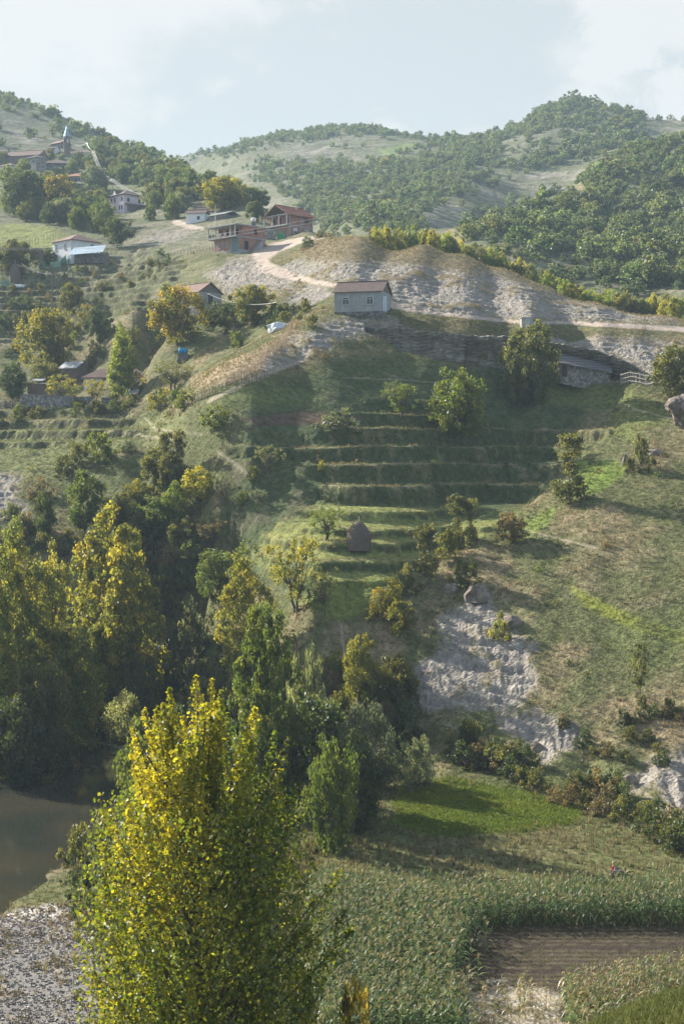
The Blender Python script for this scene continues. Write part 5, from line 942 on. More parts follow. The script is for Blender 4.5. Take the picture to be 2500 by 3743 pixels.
def pink_house():
    L, W, h = 9.4, 9.6, 6.4; r = root('pink_house', 427, 777, 477, -45, 'pale pink two storey house with hipped roof on the village slope', 'house'); walls(r, L, W, h, 'pink', 4, 'pink'); hip(r, L, W, h, 2.6, 'tiles', .8)
    for a in (-3.4, -.9, 3.4): window(r, 'f', L, W, a, 4.1, .6, 1.3, 'mauve', 'dark', False, False)
    for a in (-.9, 1.9, 3.4): window(r, 'f', L, W, a, .9, .6, 1.5, 'mauve', 'dark', False, False)
    for a in (2.1, 7.3): window(r, 'r', L, W, a, 3.9, 1.0, 1.3, 'mauve', 'dark', False, False)
    MB().box(L/2+.003, .3, 2.75, L/2+1.4, W+2.2, 3.05).make('balcony_slab', M['mauve'], r); opening(r, 'r', L, W, 4.8, .2, 6.5, 2.3, 'recess', 'mauve', .03)
    for y in (W+.4, W+2.0): MB().bar((L/2+1.2, y, -2), (L/2+1.2, y, 6.2), .1).make('porch_post', M['frame'], r)
    d = MB(); d.add([(-2.2, -.3, h+.3), (.6, -.3, h+.3), (-.8, -.3, h+2.2), (-2.2, 3.4, h+.3), (.6, 3.4, h+.3), (-.8, 4.2, h+2.2)], [(0, 1, 2), (0, 2, 5, 3), (1, 4, 5, 2), (3, 5, 4), (0, 3, 4, 1)]); dm = d.make('dormer', M['tiles'], r); MB().add([(-1.9, -.34, h+.36), (.3, -.34, h+.36), (-.8, -.34, h+1.9), (-1.9, -.31, h+.36), (.3, -.31, h+.36), (-.8, -.31, h+1.9)], [(0, 1, 2), (5, 4, 3), (0, 3, 4, 1), (1, 4, 5, 2), (2, 5, 3, 0)]).make('gable', M['white'], dm)
pink_house()
def bungalow():
    L, W, h = 9.2, 10, 3.8; r = root('bungalow', 227, 931, 356, -45, 'white bungalow with brown hipped tile roof below the bright meadow', 'house'); walls(r, L, W, h, 'white', 3, 'white'); hip(r, L, W, h, 2.3, 'browntiles', .6, ridge=1.2)
    window(r, 'f', L, W, -2.7, 1.5, .95, 1.4, 'frame', 'glass'); window(r, 'f', L, W, 1.9, 1.4, 1.05, 1.5, 'frame', 'glass'); window(r, 'r', L, W, 7.3, 2.2, 1.1, .9, 'frame', 'dark', False)
    s = root('lean_to', 318, 944, 344, -4, 'lean to with faded blue sheet roof on a stone wall beside the white bungalow', 'shed'); MB().box(-3.6, .6, -1.2, 4.5, 3.5, 1.4).make('wall', M['darkstone'], s); MB().slab([(-4.8, -.9, .85), (4.6, -.5, 1.65), (4.6, 3.8, 4.2), (-4.6, 3.6, 3.4)], .07).make('roof', M['bluesheet'], s)
    for x in (-4.5, -2.6, 0): MB().bar((x, -.6, -1.5), (x, -.6, .9), .09).make('post', M['darkwood'], s)
    t = root('small_shed', 127, 928, 352, -20, 'little shed with a flat grey roof left of the white bungalow', 'shed'); walls(t, 2.6, 2.4, 1.5, 'darkbrick', 1.5); MB().slab([(-1.7, -.3, 1.55), (1.7, -.3, 1.55), (1.5, 2.7, 2.1), (-1.5, 2.7, 2.1)], .07).make('roof', M['sheet'], t)
bungalow()
def mosque():
    r = root('minaret', 246, 582, 628, 0, 'brick minaret with pointed pale blue sheet metal roof', 'minaret'); g8 = 10
    def ring(z0, r0, z1, r1, nm, mt, par): a = np.arange(g8)*2*np.pi/g8; V = [(r0*math.cos(t), r0*math.sin(t), z0) for t in a]+[(r1*math.cos(t), r1*math.sin(t), z1) for t in a]; return pmesh(nm, V, [(i, (i+1) % g8, g8+(i+1) % g8, g8+i) for i in range(g8)]+[tuple(range(g8-1, -1, -1)), tuple(range(g8, 2*g8))], M[mt], par)
    ring(-3, 1.75, 6.2, 1.6, 'shaft', 'darkbrick', r); ring(6.203, 1.65, 7.2, 2.15, 'balcony', 'darkstone', r); ring(7.203, 1.55, 11.2, 1.5, 'lantern', 'darkbrick', r); ring(11.203, 1.75, 17.0, .06, 'spire', 'spire', r)
    for x in (-.75, .75): MB().box(x-.32, -1.72, 7.9, x+.32, -1.45, 9.6).make('arch_opening', M['dark'] if x < 0 else M['white'], r)
    L, W, h = 12.8, 9, 5.8; q = root('prayer_house', 206, 643, 592, 4, 'stone prayer house with three big arches below the minaret', 'mosque'); walls(q, L, W, h, 'darkstone', 3); hip(q, L, W, h, 2.4, 'tiles', .8)
    for a, mt in ((-3.6, 'teal'), (0, 'teal'), (4.2, 'dark')):
        V = [(a-1.35, -.04, 1.2), (a+1.35, -.04, 1.2)]+[(a+1.35*math.cos(t), -.04, 3.3+1.35*math.sin(t)) for t in np.linspace(0, math.pi, 9)]; V += [(x, -.003, z) for x, _, z in V]; n = len(V)//2
        pmesh('arch', V, [tuple(range(n)), tuple(range(2*n-1, n-1, -1))]+[(i, (i+1) % n, (i+1) % n+n, i+n) for i in range(n)], M[mt], q)
    bl = MB()
    for x in np.linspace(2.9, 5.5, 9): bl.bar((x, -.15, 1.2), (x, -.15, 2.1), .07)
    bl.box(2.8, -.22, 2.1, 5.6, -.08, 2.25).make('balustrade', M['white'], q)
    s = root('school', 296, 583, 632, -6, 'long low pale building with grey brown roof right of the minaret', 'house'); walls(s, 12, 7, 3.2, 'white', 3); hip(s, 12, 7, 3.2, 2.0, 'browntiles', .6)
    for a in (-4.5, -1.5, 1.5, 4.5): window(s, 'f', 12, 7, a, 1, 1.4, 1.4, 'frame', 'dark', False, False)
    def hs(name, px, py, d, yaw, L, W, h, rise, wm, rm, lab, wins=(), kind='gable'):
        b = root(name, px, py, d, yaw, lab, 'house'); walls(b, L, W, h, wm, 3.5); (gable_x if kind == 'gable' else hip)(b, L, W, h, rise, rm, *((.5, .5) if kind == 'gable' else (.6,)), **({'gmat': wm} if kind == 'gable' else {}))
        for a in wins: window(b, 'f', L, W, a, h*.45, .8, 1.2, 'concrete', 'dark', False, False)
    hs('village_house', 84, 603, 600, -14, 17, 10, 4.6, 3.0, 'darkbrick', 'browntiles', 'big dark brick house under a long brown roof left of the prayer house', (-5, 0, 5))
    hs('village_house', 116, 612, 585, -40, 7, 6, 4.4, 1.5, 'stone', 'slate', 'small old stone house with slab roof in front of the long brown roof', (-2, 1.5), 'hip')
    hs('village_house', 205, 556, 655, -38, 8, 7, 4.6, 1.9, 'darkstone', 'browntiles', 'dark stone house just behind the minaret', (-2, 2))
    hs('village_house', 192, 562, 640, -10, 4.5, 4, 3.0, 1.0, 'white', 'tiles', 'little white house peeping out left of the minaret foot', (0,))
    hs('village_house', 278, 675, 560, -12, 10, 7, 3.6, 2.0, 'darkstone', 'redtiles', 'low house with reddish roof under the prayer house', (-3, 0, 3), 'hip')
    hs('village_house', 286, 706, 545, -12, 9.5, 6.5, 3.8, 1.6, 'darkstone', 'slate', 'old stone house with blackened slab roof in front of the reddish roof', (-3, .5, 3), 'hip')
    hs('village_house', 16, 642, 565, -30, 9, 8, 4.2, 1.8, 'white', 'browntiles', 'white house cut by the left border beside the slender pale poplar', (-2, 2), 'hip')
    hs('village_house', 8, 735, 500, -30, 7, 7, 4.6, 1.6, 'white', 'browntiles', 'lower of the white houses at the left border with a brown roof', (-1, 2), 'hip')
    hs('village_house', 2, 575, 640, -10, 6, 5, 3.2, 1.2, 'white', 'tiles', 'small white house high at the left border above the long brown roof', (0,))
mosque()
def farmyard():
    L, W, h = 14.2, 6.5, 3.4; r = root('farmhouse', 430, 1441, 267, 5, 'long whitewashed farmhouse with old tiled roof behind the vine arbours', 'house'); walls(r, L, W, h, 'white', 1.2); hip(r, L, W, h, 2.1, 'browntiles', .6); opening(r, 'f', L, W, -1.3, .1, 1.1, 2.1, 'door', 'dark', .03); window(r, 'f', L, W, 3.6, 1.1, .9, 1.1, 'frame', 'dark', False); window(r, 'f', L, W, -4.6, 1.1, .9, 1.1, 'frame', 'dark', False)
    b = root('brick_shed', 250, 1380, 280, -32, 'brick shed with a pale sheet metal gable roof behind the farmyard', 'shed'); walls(b, 5.2, 4.2, 2.2, 'darkbrick', 2); gable_x(b, 5.2, 4.2, 2.2, 1.3, 'sheet', .3, .3, gmat='wood')
    s = root('tin_shed', 140, 1442, 262, -8, 'ramshackle shed with two pale tin roof sheets at the left of the yard', 'shed'); walls(s, 4.6, 3.2, 2.2, 'darkbrick', 1); sl = MB(); sl.slab([(-1.6, -.4, 2.9), (1.2, -.4, 2.9), (1.2, 1.8, 3.4), (-1.6, 1.8, 3.4)], .06); sl.slab([(-.2, -.5, 2.3), (2.9, -.5, 2.25), (2.9, 3.3, 2.6), (-.2, 3.3, 2.6)], .06); sl.slab([(-2.9, -.3, 2.25), (-1.5, -.3, 2.5), (-1.5, 3, 2.7), (-2.9, 3, 2.3)], .06); sl.make('roof', M['sheet'], s)
    t = root('plank_shed', 534, 1447, 256, -8, 'plank shed with a sloping sheet roof at the right end of the farmyard', 'shed'); walls(t, 3.2, 2.6, 2.0, 'wood', 1); MB().slab([(-2.5, -.3, 1.95), (1.9, -.3, 2.75), (1.9, 2.9, 2.85), (-2.5, 2.9, 2.05)], .06).make('roof', M['sheet'], t)
    k = root('hen_house', 488, 1450, 253, -20, 'tiny hen house with a pale pitched roof beside the plank shed', 'shed'); walls(k, 2.0, 1.6, .8, 'darkwood', .6); gable_x(k, 2.0, 1.6, .8, .8, 'sheet', .3, .2)
    w = root('yard_wall', 250, 1484, 252, 4, 'long rubble stone wall along the front of the farmyard', 'wall'); mb = MB()
    for i in range(14): x = -9.6+i*1.36; mb.box(x, .004*(i % 2), -1.4, x+1.357, .5+.004*(i % 2), 2.35-.05*i+.1*math.sin(i*2.1)-(1.0 if i == 11 else 0))
    mb.make('wall', M['stone'], w)
farmyard()
def barn():
    L, W, h, k = 9.0, 5.0, 2.3, -.19; r = root('stone_barn', 2138, 1390, 222, 3, 'low stone barn with a patched slab roof tucked under the overhanging cliff', 'barn'); f = lambda p: (p[0], p[1], p[2]+k*p[0])
    def sheared(mb, n, m, par): mb.V = [f(p) for p in mb.V]; return mb.make(n, M[m], par)
    sheared(MB().box(-L/2, 0, -1.5, L/2, W, h), 'wall', 'stone', r); mb = MB(); mb.slab([(-L/2-.4, -.7, h-.1), (L/2+.2, -.7, h-.1), (L/2+1.0, W*.75, h+1.9), (-L/2+.4, W*.75, h+1.9)], .14); mb.slab([(-L/2+.4, W*.75, h+1.895), (L/2+1.0, W*.75, h+1.895), (L/2+.8, W+.5, h+.6), (-L/2, W+.5, h+.6)], .14); sheared(mb, 'roof', 'slate', r)
    sheared(MB().box(-L/2+.25, -.05, -.1, -L/2+1.2, -.003, 1.9), 'door', 'darkwood', r)
    s = root('pen_shelter', 2290, 1408, 222, 3, 'dark open shelter of poles and brush at the right end of the stone barn', 'shelter'); MB().box(-2.2, 1.5, -1.5, 3.6, 3.2, 1.7).make('back_wall', M['darkstone'], s); MB().slab([(-2.4, -.4, 2.0), (4.6, -.4, 1.0), (4.6, 3.4, 2.1), (-2.4, 3.4, 2.9)], .15).make('roof', M['darkwood'], s)
    for x, z in ((-2.2, 1.9), (.6, 1.5), (4.2, 1.0)): MB().bar((x, 0, -1.5), (x, 0, z), .1).make('post', M['darkwood'], s)
    pts = [(2268, 1384, 220), (2300, 1396, 219), (2330, 1408, 218), (2360, 1425, 217), (2388, 1440, 216)]; o = root('pen_fence', 2268, 1384, 220, 0, 'bleached rail fence of crooked poles in front of the dark shelter', 'fence'); P3 = []
    for px, py, d in pts: x = float(uof(px, py))*d; P3.append(Vector((x*S, d*S, ground(x, d)*S+CAMZ))-o.location)
    gg = random.Random(3)
    for zz in (.35, 1.05, 1.75):
        m = MB()
        for a, b in zip(P3[:-1], P3[1:]): m.tube([a+Vector((0, -.08, zz)), (a+b)/2+Vector((0, -.08, zz+gg.uniform(-.1, .12))), b+Vector((0, -.08, zz+gg.uniform(-.1, .1)))], .085)
        m.make('rail', M['palewood'], o)
    m = MB()
    for a, b in zip(P3[:-1], P3[1:]):
        for t in np.linspace(0, 1, 10)[:-1]: q = a.lerp(b, float(t)); m.bar(q+Vector((0, 0, -.3)), q+Vector((gg.uniform(-.12, .12), gg.uniform(-.05, .05), gg.uniform(1.5, 2.1))), .04, 5)
    m.make('pickets', M['palewood'], o)
barn()
def small_buildings():
    h = root('concrete_hut', 1926, 1192, 231.2, 2, 'small concrete box hut beside the dirt road above the cliff', 'hut'); walls(h, 2.1, 1.8, 1.5, 'concrete', .3); MB().box(-1.2, -.15, 1.503, 1.2, 1.95, 1.65).make('roof_slab', M['concrete'], h); opening(h, 'f', 2.1, 1.8, .1, .15, .8, 1.3, 'door', 'sheet', .03)
    x, d = hit(671, 1315, 225); t = root('water_tank', 671, 1315, d, 0, 'bright blue plastic water tank', 'tank', on_ground=True); V, Q = tube([(-.95, 0, 1.75), (-.8, 0, 1.75), (-.75, 0, 1.75), (-.05, 0, 1.75), (0, 0, 1.75), (.05, 0, 1.75), (.75, 0, 1.75), (.8, 0, 1.75), (.95, 0, 1.75)], [.25, .5, .56, .56, .5, .56, .56, .5, .25], 14); MB().add(V, list(map(tuple, Q))+[tuple(range(13, -1, -1)), tuple(range(8*14, 9*14))]).make('body', M['blue'], t, True)
    MB().bar((0, 0, 2.25), (0, 0, 2.4), .2, 10).make('lid', M['blue'], t); q = root('tank_plinth', 671, 1315, d, 0, 'tapered stone plinth carrying the blue water tank', 'plinth', on_ground=True); V = [(-1.25, -.8, -.6), (1.25, -.8, -.6), (1.25, .8, -.6), (-1.25, .8, -.6), (-.95, -.55, 1.2), (.95, -.55, 1.2), (.95, .55, 1.2), (-.95, .55, 1.2)]; MB().add(V, [(0, 3, 2, 1), (4, 5, 6, 7), (0, 1, 5, 4), (1, 2, 6, 5), (2, 3, 7, 6), (3, 0, 4, 7)]).make('plinth', M['darkstone'], q)
    w = root('round_tank', 928, 810, 352, 0, 'round white water tank behind the flat roofed brick house', 'tank'); V, Q = tube([(0, 0, -.1), (0, 0, .1), (0, 0, .5), (0, 0, .95), (0, 0, 1.15)], [.35, .62, .75, .6, .25], 12); MB().add(V, list(map(tuple, Q))+[tuple(range(11, -1, -1)), tuple(range(48, 60))]).make('body', M['white'], w, True); MB().box(-.6, -.5, -3, .6, .5, -.103).make('stand', M['darkstone'], w)
    def lump(name, px, py, dmin, w_, d_, h_, mat, lab, cat, seed, n=14):
        x, d = hit(px, py, dmin); gg = np.random.default_rng(seed); th = np.arange(n)*2*np.pi/n; V = []; F_ = []
        for i, (rr, zz) in enumerate(((1.05, -.4), (1, .15), (.88, .6), (.55, .92), (.08, 1.0))):
            for t in th: k = 1+.16*gg.normal(); V.append((math.cos(t)*w_/2*rr*k, math.sin(t)*d_/2*rr*k, zz*h_*(1+.1*gg.normal())))
        for i in range(4): F_ += [(i*n+j, i*n+(j+1) % n, (i+1)*n+(j+1) % n, (i+1)*n+j) for j in range(n)]
        F_.append(tuple(range(4*n, 5*n))); o = pmesh(name, V, F_, M[mat], None, False); o.location = wpt(x, d); tag(o, lab, cat); return o
    lump('covered_woodpile', 1020, 1205, 225, 4.2, 2.2, 1.3, 'plastic', 'woodpile under pale plastic sheeting in the hollow left of the grey block house', 'woodpile', 4); lump('water_glint', 573, 2410, 150, 1.5, 1.0, .75, 'plastic', 'pale blue tub standing for light on water in the dark hollow behind the river', 'glint', 5); lump('plastic_sheet', 72, 1048, 290, 3.6, 1.6, .6, 'plastic', 'white plastic sheet heaped on the field edge at the left border', 'sheet', 6); lump('plastic_sheet', 365, 955, 320, 1.2, .8, .6, 'white', 'white sack at the right end of the green netting', 'sack', 8)  # the lump in the hollow is a pale stand-in for light on water
    for px, py, w_, h_, lab, sd in ((1745, 2185, 3.2, 1.5, 'dark overhanging rock at the top of the rock face', 3), (1870, 2290, 2.8, 1.1, 'pale slab of rock right of the bright yellow bush', 4), (1650, 2160, 2.4, .9, 'grey rock above the left side of the rock face', 7), (2395, 1660, 2.6, .7, 'flat broken rock beside the ivy covered bush', 9), (2285, 1700, 1.2, 1.5, 'upright broken stone left of the ivy covered bush', 10), (2300, 2860, 1.4, .7, 'boulder on the path at the foot of the right slope', 12), (1960, 2740, 1.3, .7, 'boulder beside the footpath below the rock face', 13)):
        lump('rock', px, py, 100, w_, w_*.8, h_, 'boulder', lab, 'rock', sd, 11)
    for px, py, d, w_, h_, lab, sd in ((1311, 1988, None, 3.3, 3.0, 'grey brown domed haystack with a pole on the lit terrace', 1), (57, 1028, None, 3.0, 4.4, 'tall dark haystack under the trees at the left border', 2)):
        x, d = hit(px, py, 120 if sd == 1 else 300); o = root('haystack', px, py, d, 0, lab, 'haystack', on_ground=True); gg = np.random.default_rng(sd); n = 22; V = []; F_ = []; prof = ((1.0, -.3), (1.02, .1), (1.0, .3), (.9, .5), (.72, .7), (.5, .86), (.22, .97), (.03, 1.0))
        for rr, zz in prof: V += [(math.cos(t)*w_/2*rr*(1+.05*gg.normal()), math.sin(t)*w_/2*rr*(1+.05*gg.normal()), zz*h_) for t in np.arange(n)*2*np.pi/n]
        for i in range(len(prof)-1): F_ += [(i*n+j, i*n+(j+1) % n, (i+1)*n+(j+1) % n, (i+1)*n+j) for j in range(n)]
        pmesh('hay', V, F_, M['straw'], o, True); m = MB()
        for i in range(420): a = gg.uniform(0, 6.28); t0 = gg.uniform(.02, .95); rr = w_/2*np.interp(t0, [0, .3, .5, .7, .86, .97], [1.02, 1, .9, .72, .5, .22]); q = np.array([math.cos(a)*rr, math.sin(a)*rr, t0*h_]); m.bar(q*[.97, .97, 1], q*[1.05, 1.05, 1]+[gg.normal()*.1, gg.normal()*.1, -gg.uniform(.05, .3)], .018, 3)
        m.make('loose_straw', M['cornstraw' if sd == 3 else 'straw'], o)['kind'] = 'stuff'; MB().bar((0, 0, h_*.9), (.06, 0, h_*1.22), .045).make('pole', M['palewood'], o)
        if sd == 1:
            m = MB()
            for i in range(150): a = gg.uniform(1.2, 4.4); t0 = gg.uniform(.5, .98); rr = w_/2*np.interp(t0, [.3, .5, .7, .86, .97], [1, .9, .72, .5, .22]); m.bar((math.cos(a)*rr*.95, math.sin(a)*rr*.95, t0*h_), (math.cos(a)*rr*1.1+gg.normal()*.12, math.sin(a)*rr*1.1+gg.normal()*.12, t0*h_+gg.uniform(-.25, .35)), .022, 4)
            m.make('corn_stalks', M['cornstraw'], o)
small_buildings()
# ---------------------------------------------------------------- cliff and boulder
def cliff():
    # picture columns, row of the upper edge, row of the foot, distance
    E = CLIFF
    cols = 260; rows_ = 40; V = []; e = np.array(E, float); s = np.linspace(0, 1, cols); t_ = np.linspace(0, 1, len(E)); gx = np.random.default_rng(8)
    for i in range(cols):
        px, pt, pb, d = [np.interp(s[i], t_, e[:, k]) for k in range(4)]; u = float(uof(px, pt)); hgt = 1; end = min(1, s[i]*9, (1-s[i])*9)
        zt = float(wof(pt+5*perlin(np.array(px/38.), np.array(.3))+3*perlin(np.array(px/13.), np.array(7.3))))*d; zb = float(wof(pb))*(d-1.2)-1.2
        for j in range(rows_):
            f = j/(rows_-1)      # 0 back of the top ledge ... 1 foot
            if f < .12: off = -3.6*(f/.12)**.8+1.6; z = zt+.25*(1-f/.12)
            else:
                q = (f-.12)/.88; z = zt+(zb-zt)*q; off = -2.0+(2.9*math.sin(min(1, q*1.5)*1.57)**1.2-.9*q*q*1.2)*(1.0 if px > 1700 else .45)
            lay = z*1.1+.5*math.sin(px/90); off += end*(.55*float(fbm(np.array(lay*.9), np.array(px/95.), 4))+.75*float(fbm(np.array(px/34.), np.array(z*.55), 4)))
            dd = d+off*(.35+.65*end)+(1-end)*.9; V.append((u*d*S+.25*math.sin(j*1.7+i*.6), dd*S, z*S+CAMZ))
    Q = [(i*rows_+j, i*rows_+j+1, (i+1)*rows_+j+1, (i+1)*rows_+j) for i in range(cols-1) for j in range(rows_-1)]
    o = pmesh('cliff', V, Q, M['rock']); o['kind'] = 'structure'
    # the boulder that leans into the picture at the right border
    x, d = hit(2490, 1560, 120); d = 172.; cx = float(uof(2545, 1500))*d; cz = float(wof(1500))*d; prof = [(-115, 1462), (-60, 1440), (0, 1430), (60, 1440), (110, 1470), (110, 1560), (60, 1660), (-10, 1640), (-30, 1600), (-45, 1565), (-75, 1560), (-90, 1520), (-118, 1492)]
    n = len(prof); V = []; sc = d*S/F; cen = Vector((0, 0, 0))
    for k, (yy, sc2) in enumerate(((-2.2, .25), (-1.9, .72), (-1.2, .94), (0, 1.0), (1.6, .9), (3.4, .6))):
        for dx, py in prof: V.append((dx*sc*sc2+.2*gx.normal(), yy+.22*gx.normal(), (1530-py)*sc*sc2+.16*gx.normal()))
    Fc = [(a*n+j, a*n+(j+1) % n, (a+1)*n+(j+1) % n, (a+1)*n+j) for a in range(5) for j in range(n)]+[tuple(range(n-1, -1, -1)), tuple(range(5*n, 6*n))]
    b = pmesh('overhanging_boulder', V, Fc, M['boulder']); b.location = (cx*S, d*S, float(wof(1530))*d*S+CAMZ); tag(b, 'huge dark overhanging boulder at the right border above the green slope', 'boulder')
    ss = b.modifiers.new('round', 'SUBSURF'); ss.levels = ss.render_levels = 4; tx = bpy.data.textures.new('boulder_relief', 'CLOUDS'); tx.noise_scale = .9; tx.noise_depth = 5; dm = b.modifiers.new('relief', 'DISPLACE'); dm.texture = tx; dm.strength = .9; dm.mid_level = .5
cliff()
# ---------------------------------------------------------------- poles, wires, fences
def pole(px, py_top, py_base, d, label, arm=True, mat='pole', rad=.13):
    x = float(uof(px, py_base))*d; zg = ground(x, d); r = link(bpy.data.objects.new('power_pole', None)); r.location = (x*S, d*S, zg*S+CAMZ); tag(r, label, 'pole'); h = (float(wof(py_top))*d-zg)*S
    MB().tube([(0, 0, -.6), (0, 0, h*.5), (0, 0, h)], [rad*1.2, rad, rad*.75], 7).make('shaft', M[mat], r)
    if arm: MB().box(-.75, -.06, h-.75, .75, .06, h-.6).make('crossarm', M['pole'], r)
    return Vector((x*S, d*S, zg*S+CAMZ+h-.5))
pk = pole(1350, 748, 862, 287, 'wooden power pole standing on top of the bare knoll'); pole(2158, 938, 1002, 385, 'power pole in the valley behind the right end of the knoll'); pole(788, 748, 835, 380, 'thin pale mast beside the stone shed', False, 'frame', .09)
pm = pole(697, 712, 775, 440, 'power pole right of the pink house'); pv = pole(342, 550, 640, 600, 'power pole on the village slope right of the school', True, 'pole', .16); pw = pole(412, 655, 720, 520, 'power pole above the pink house'); pl = pole(193, 1000, 1062, 315, 'low pole in the upper left field', False)
def ppt(px, py, d): return Vector((float(uof(px, py))*d*S, d*S, float(wof(py))*d*S+CAMZ))
def wire(a, b, sag, rad, label, n=14):
    m = MB(); c = b-a; m.tube([Vector((0, 0, 0))+c*t-Vector((0, 0, 4*sag*t*(1-t))) for t in np.linspace(0, 1, n)], rad, 5); o = m.make('power_wire', M['wire']); o.location = a; tag(o, label, 'wire', 'power wires over the village slope')
WL = 'pale power wire strung over the village slope'
for dz in (0, -.9): wire(ppt(-120, 905-dz*6, 300), pk+Vector((.4, 0, dz)), 3.0, .035, WL)
for k, dx in enumerate((-.6, -.2, .2, .6)): wire(pv+Vector((dx, 0, .15*k)), pw+Vector((dx, 0, .2*k)), 3.5, .05, WL); wire(pw+Vector((dx, 0, .2*k)), pm+Vector((dx, 0, .1*k)), 4.2, .05, WL)
for k in (0, 1): wire(ppt(258, 522+k*3, 628), ppt(318, 522+k*3, 610), 1.2, .05, WL); wire(ppt(318, 522+k*3, 610), pv+Vector((.3, 0, k*.2)), .8, .05, WL)
wire(ppt(80, 963, 318), pl+Vector((0, 0, .4)), .8, .06, WL); wire(ppt(758, 1072, 264), ppt(1010, 1105, 240), 1.2, .03, WL)
def stick_fence(name, line, label, n, hgt, mat, dmin, seed, rails=(.4, .85), lean=.12, rad=.035):
    q = np.array(line, float); seg = np.r_[0, np.cumsum(np.hypot(*np.diff(q, axis=0).T))]; gg = random.Random(seed); W3 = []
    for s in np.linspace(0, seg[-1], n): x, d = hit(np.interp(s, seg, q[:, 0]), np.interp(s, seg, q[:, 1]), dmin); W3.append(wpt(x, d))
    o = link(bpy.data.objects.new(name, None)); o.location = W3[0]; tag(o, label, 'fence'); m = MB(); last = W3[0]
    for p in W3:
        p = p-W3[0]; h = hgt*gg.uniform(.7, 1.2)
        if n <= 101: m = MB()
        m.bar(p-Vector((0, 0, .3)), p+Vector((gg.gauss(0, lean), gg.gauss(0, lean), h)), rad*gg.uniform(.7, 1.4), 5)
        if n <= 101: m.make('post', M[mat], o)
    if n > 101: m.make('stakes', M[mat], o)
    for z in rails:
        m = MB()
        for a, b in zip(W3[:-1], W3[1:]):
            m.bar(a-W3[0]+Vector((0, 0, z*hgt)), b-W3[0]+Vector((0, 0, z*hgt+gg.uniform(-.05, .05))), rad*.7, 4)
        m.make('rail', M[mat], o)
stick_fence('stick_fence', [(702, 1478), (800, 1440), (845, 1420)], 'rough stick fence from the round green bush up to the footpath', 44, 1.5, 'darkwood', 190, 1)
stick_fence('stick_fence', [(862, 1425), (930, 1402), (1000, 1380)], 'upper stick fence between the footpath and the dark bowl', 40, 1.5, 'darkwood', 190, 2)
stick_fence('reed_fence', [(830, 1408), (950, 1350), (955, 1320), (1040, 1260), (1070, 1195)], 'fence of dry stalks along the tan field below the block houses', 100, 1.5, 'cornstraw', 195, 3, (.6,), .15, .05)
stick_fence('wire_fence', [(300, 1552), (420, 1548), (480, 1525), (545, 1490)], 'thin wire fence on posts across the lit grass shoulder', 14, 1.5, 'pole', 195, 4, (.9, .5), .03, .045)
stick_fence('pole_row', [(100, 912), (170, 885), (260, 860)], 'tall bean poles along the meadow left of the white bungalow', 16, 2.6, 'pole', 330, 5, (), .08, .05)
stick_fence('pole_row', [(300, 850), (380, 852), (440, 835)], 'vineyard poles behind the white bungalow roof', 12, 3.0, 'pole', 350, 6, (), .05, .05)
stick_fence('wire_fence', [(1440, 1118), (1500, 1130), (1600, 1146)], 'short wire fence along the road right of the grey block house', 9, 1.1, 'pole', 222, 7, (.9,), .02, .05)
stick_fence('bank_fence', [(640, 935), (720, 925), (790, 915)], 'thin fence on the bank left of the flat roofed brick house', 14, 1.4, 'pole', 300, 8, (.9, .5), .05, .045)
stick_fence('plank_fence', [(0, 1492), (60, 1488), (105, 1482)], 'grey plank fence left of the yard wall', 26, 1.3, 'wood', 235, 9, (.3, .8), .03, .09)
def netting(line, label, dmin, h):
    q = np.array(line, float); n = 40; gg = random.Random(len(line)); V = []; base = None; seg = np.r_[0, np.cumsum(np.hypot(*np.diff(q, axis=0).T))]; P3 = []
    for s in np.linspace(0, seg[-1], n): x, d = hit(np.interp(s, seg, q[:, 0]), np.interp(s, seg, q[:, 1]), dmin); P3.append(wpt(x, d))
    o = link(bpy.data.objects.new('netting_fence', None)); o.location = P3[0]; tag(o, label, 'fence')
    for i, p in enumerate(P3): p = p-P3[0]; sag = .35*math.sin((i % 6)/6*math.pi); V += [(p[0], p[1]+.1*math.sin(i), p[2]-.1), (p[0], p[1]-.12*math.sin(i*1.3), p[2]+h*.5), (p[0], p[1], p[2]+h-sag+.1*gg.random())]
    V2 = [(x, y+.02, z) for x, y, z in V]; nV = len(V); Q = [(i*3+j, (i+1)*3+j, (i+1)*3+j+1, i*3+j+1) for i in range(n-1) for j in range(2)]; pmesh('net', V+V2, Q+[tuple(k+nV for k in reversed(f)) for f in Q], M['net'], o)
    m = MB()
    for p in P3[::6]: p = p-P3[0]; m.bar(p-Vector((0, 0, .3)), p+Vector((0, 0, h+.2)), .05, 5)
    m.make('stakes', M['pole'], o)
netting([(185, 985), (205, 978), (260, 968), (310, 958), (372, 950)], 'sagging green netting below the white bungalow', 330, 1.7); netting([(143, 985), (168, 985)], 'short piece of green netting left of the long sagging one', 330, 1.9); netting([(8, 1055), (52, 1060)], 'torn green netting at the left border by the dark haystack', 290, 1.8)
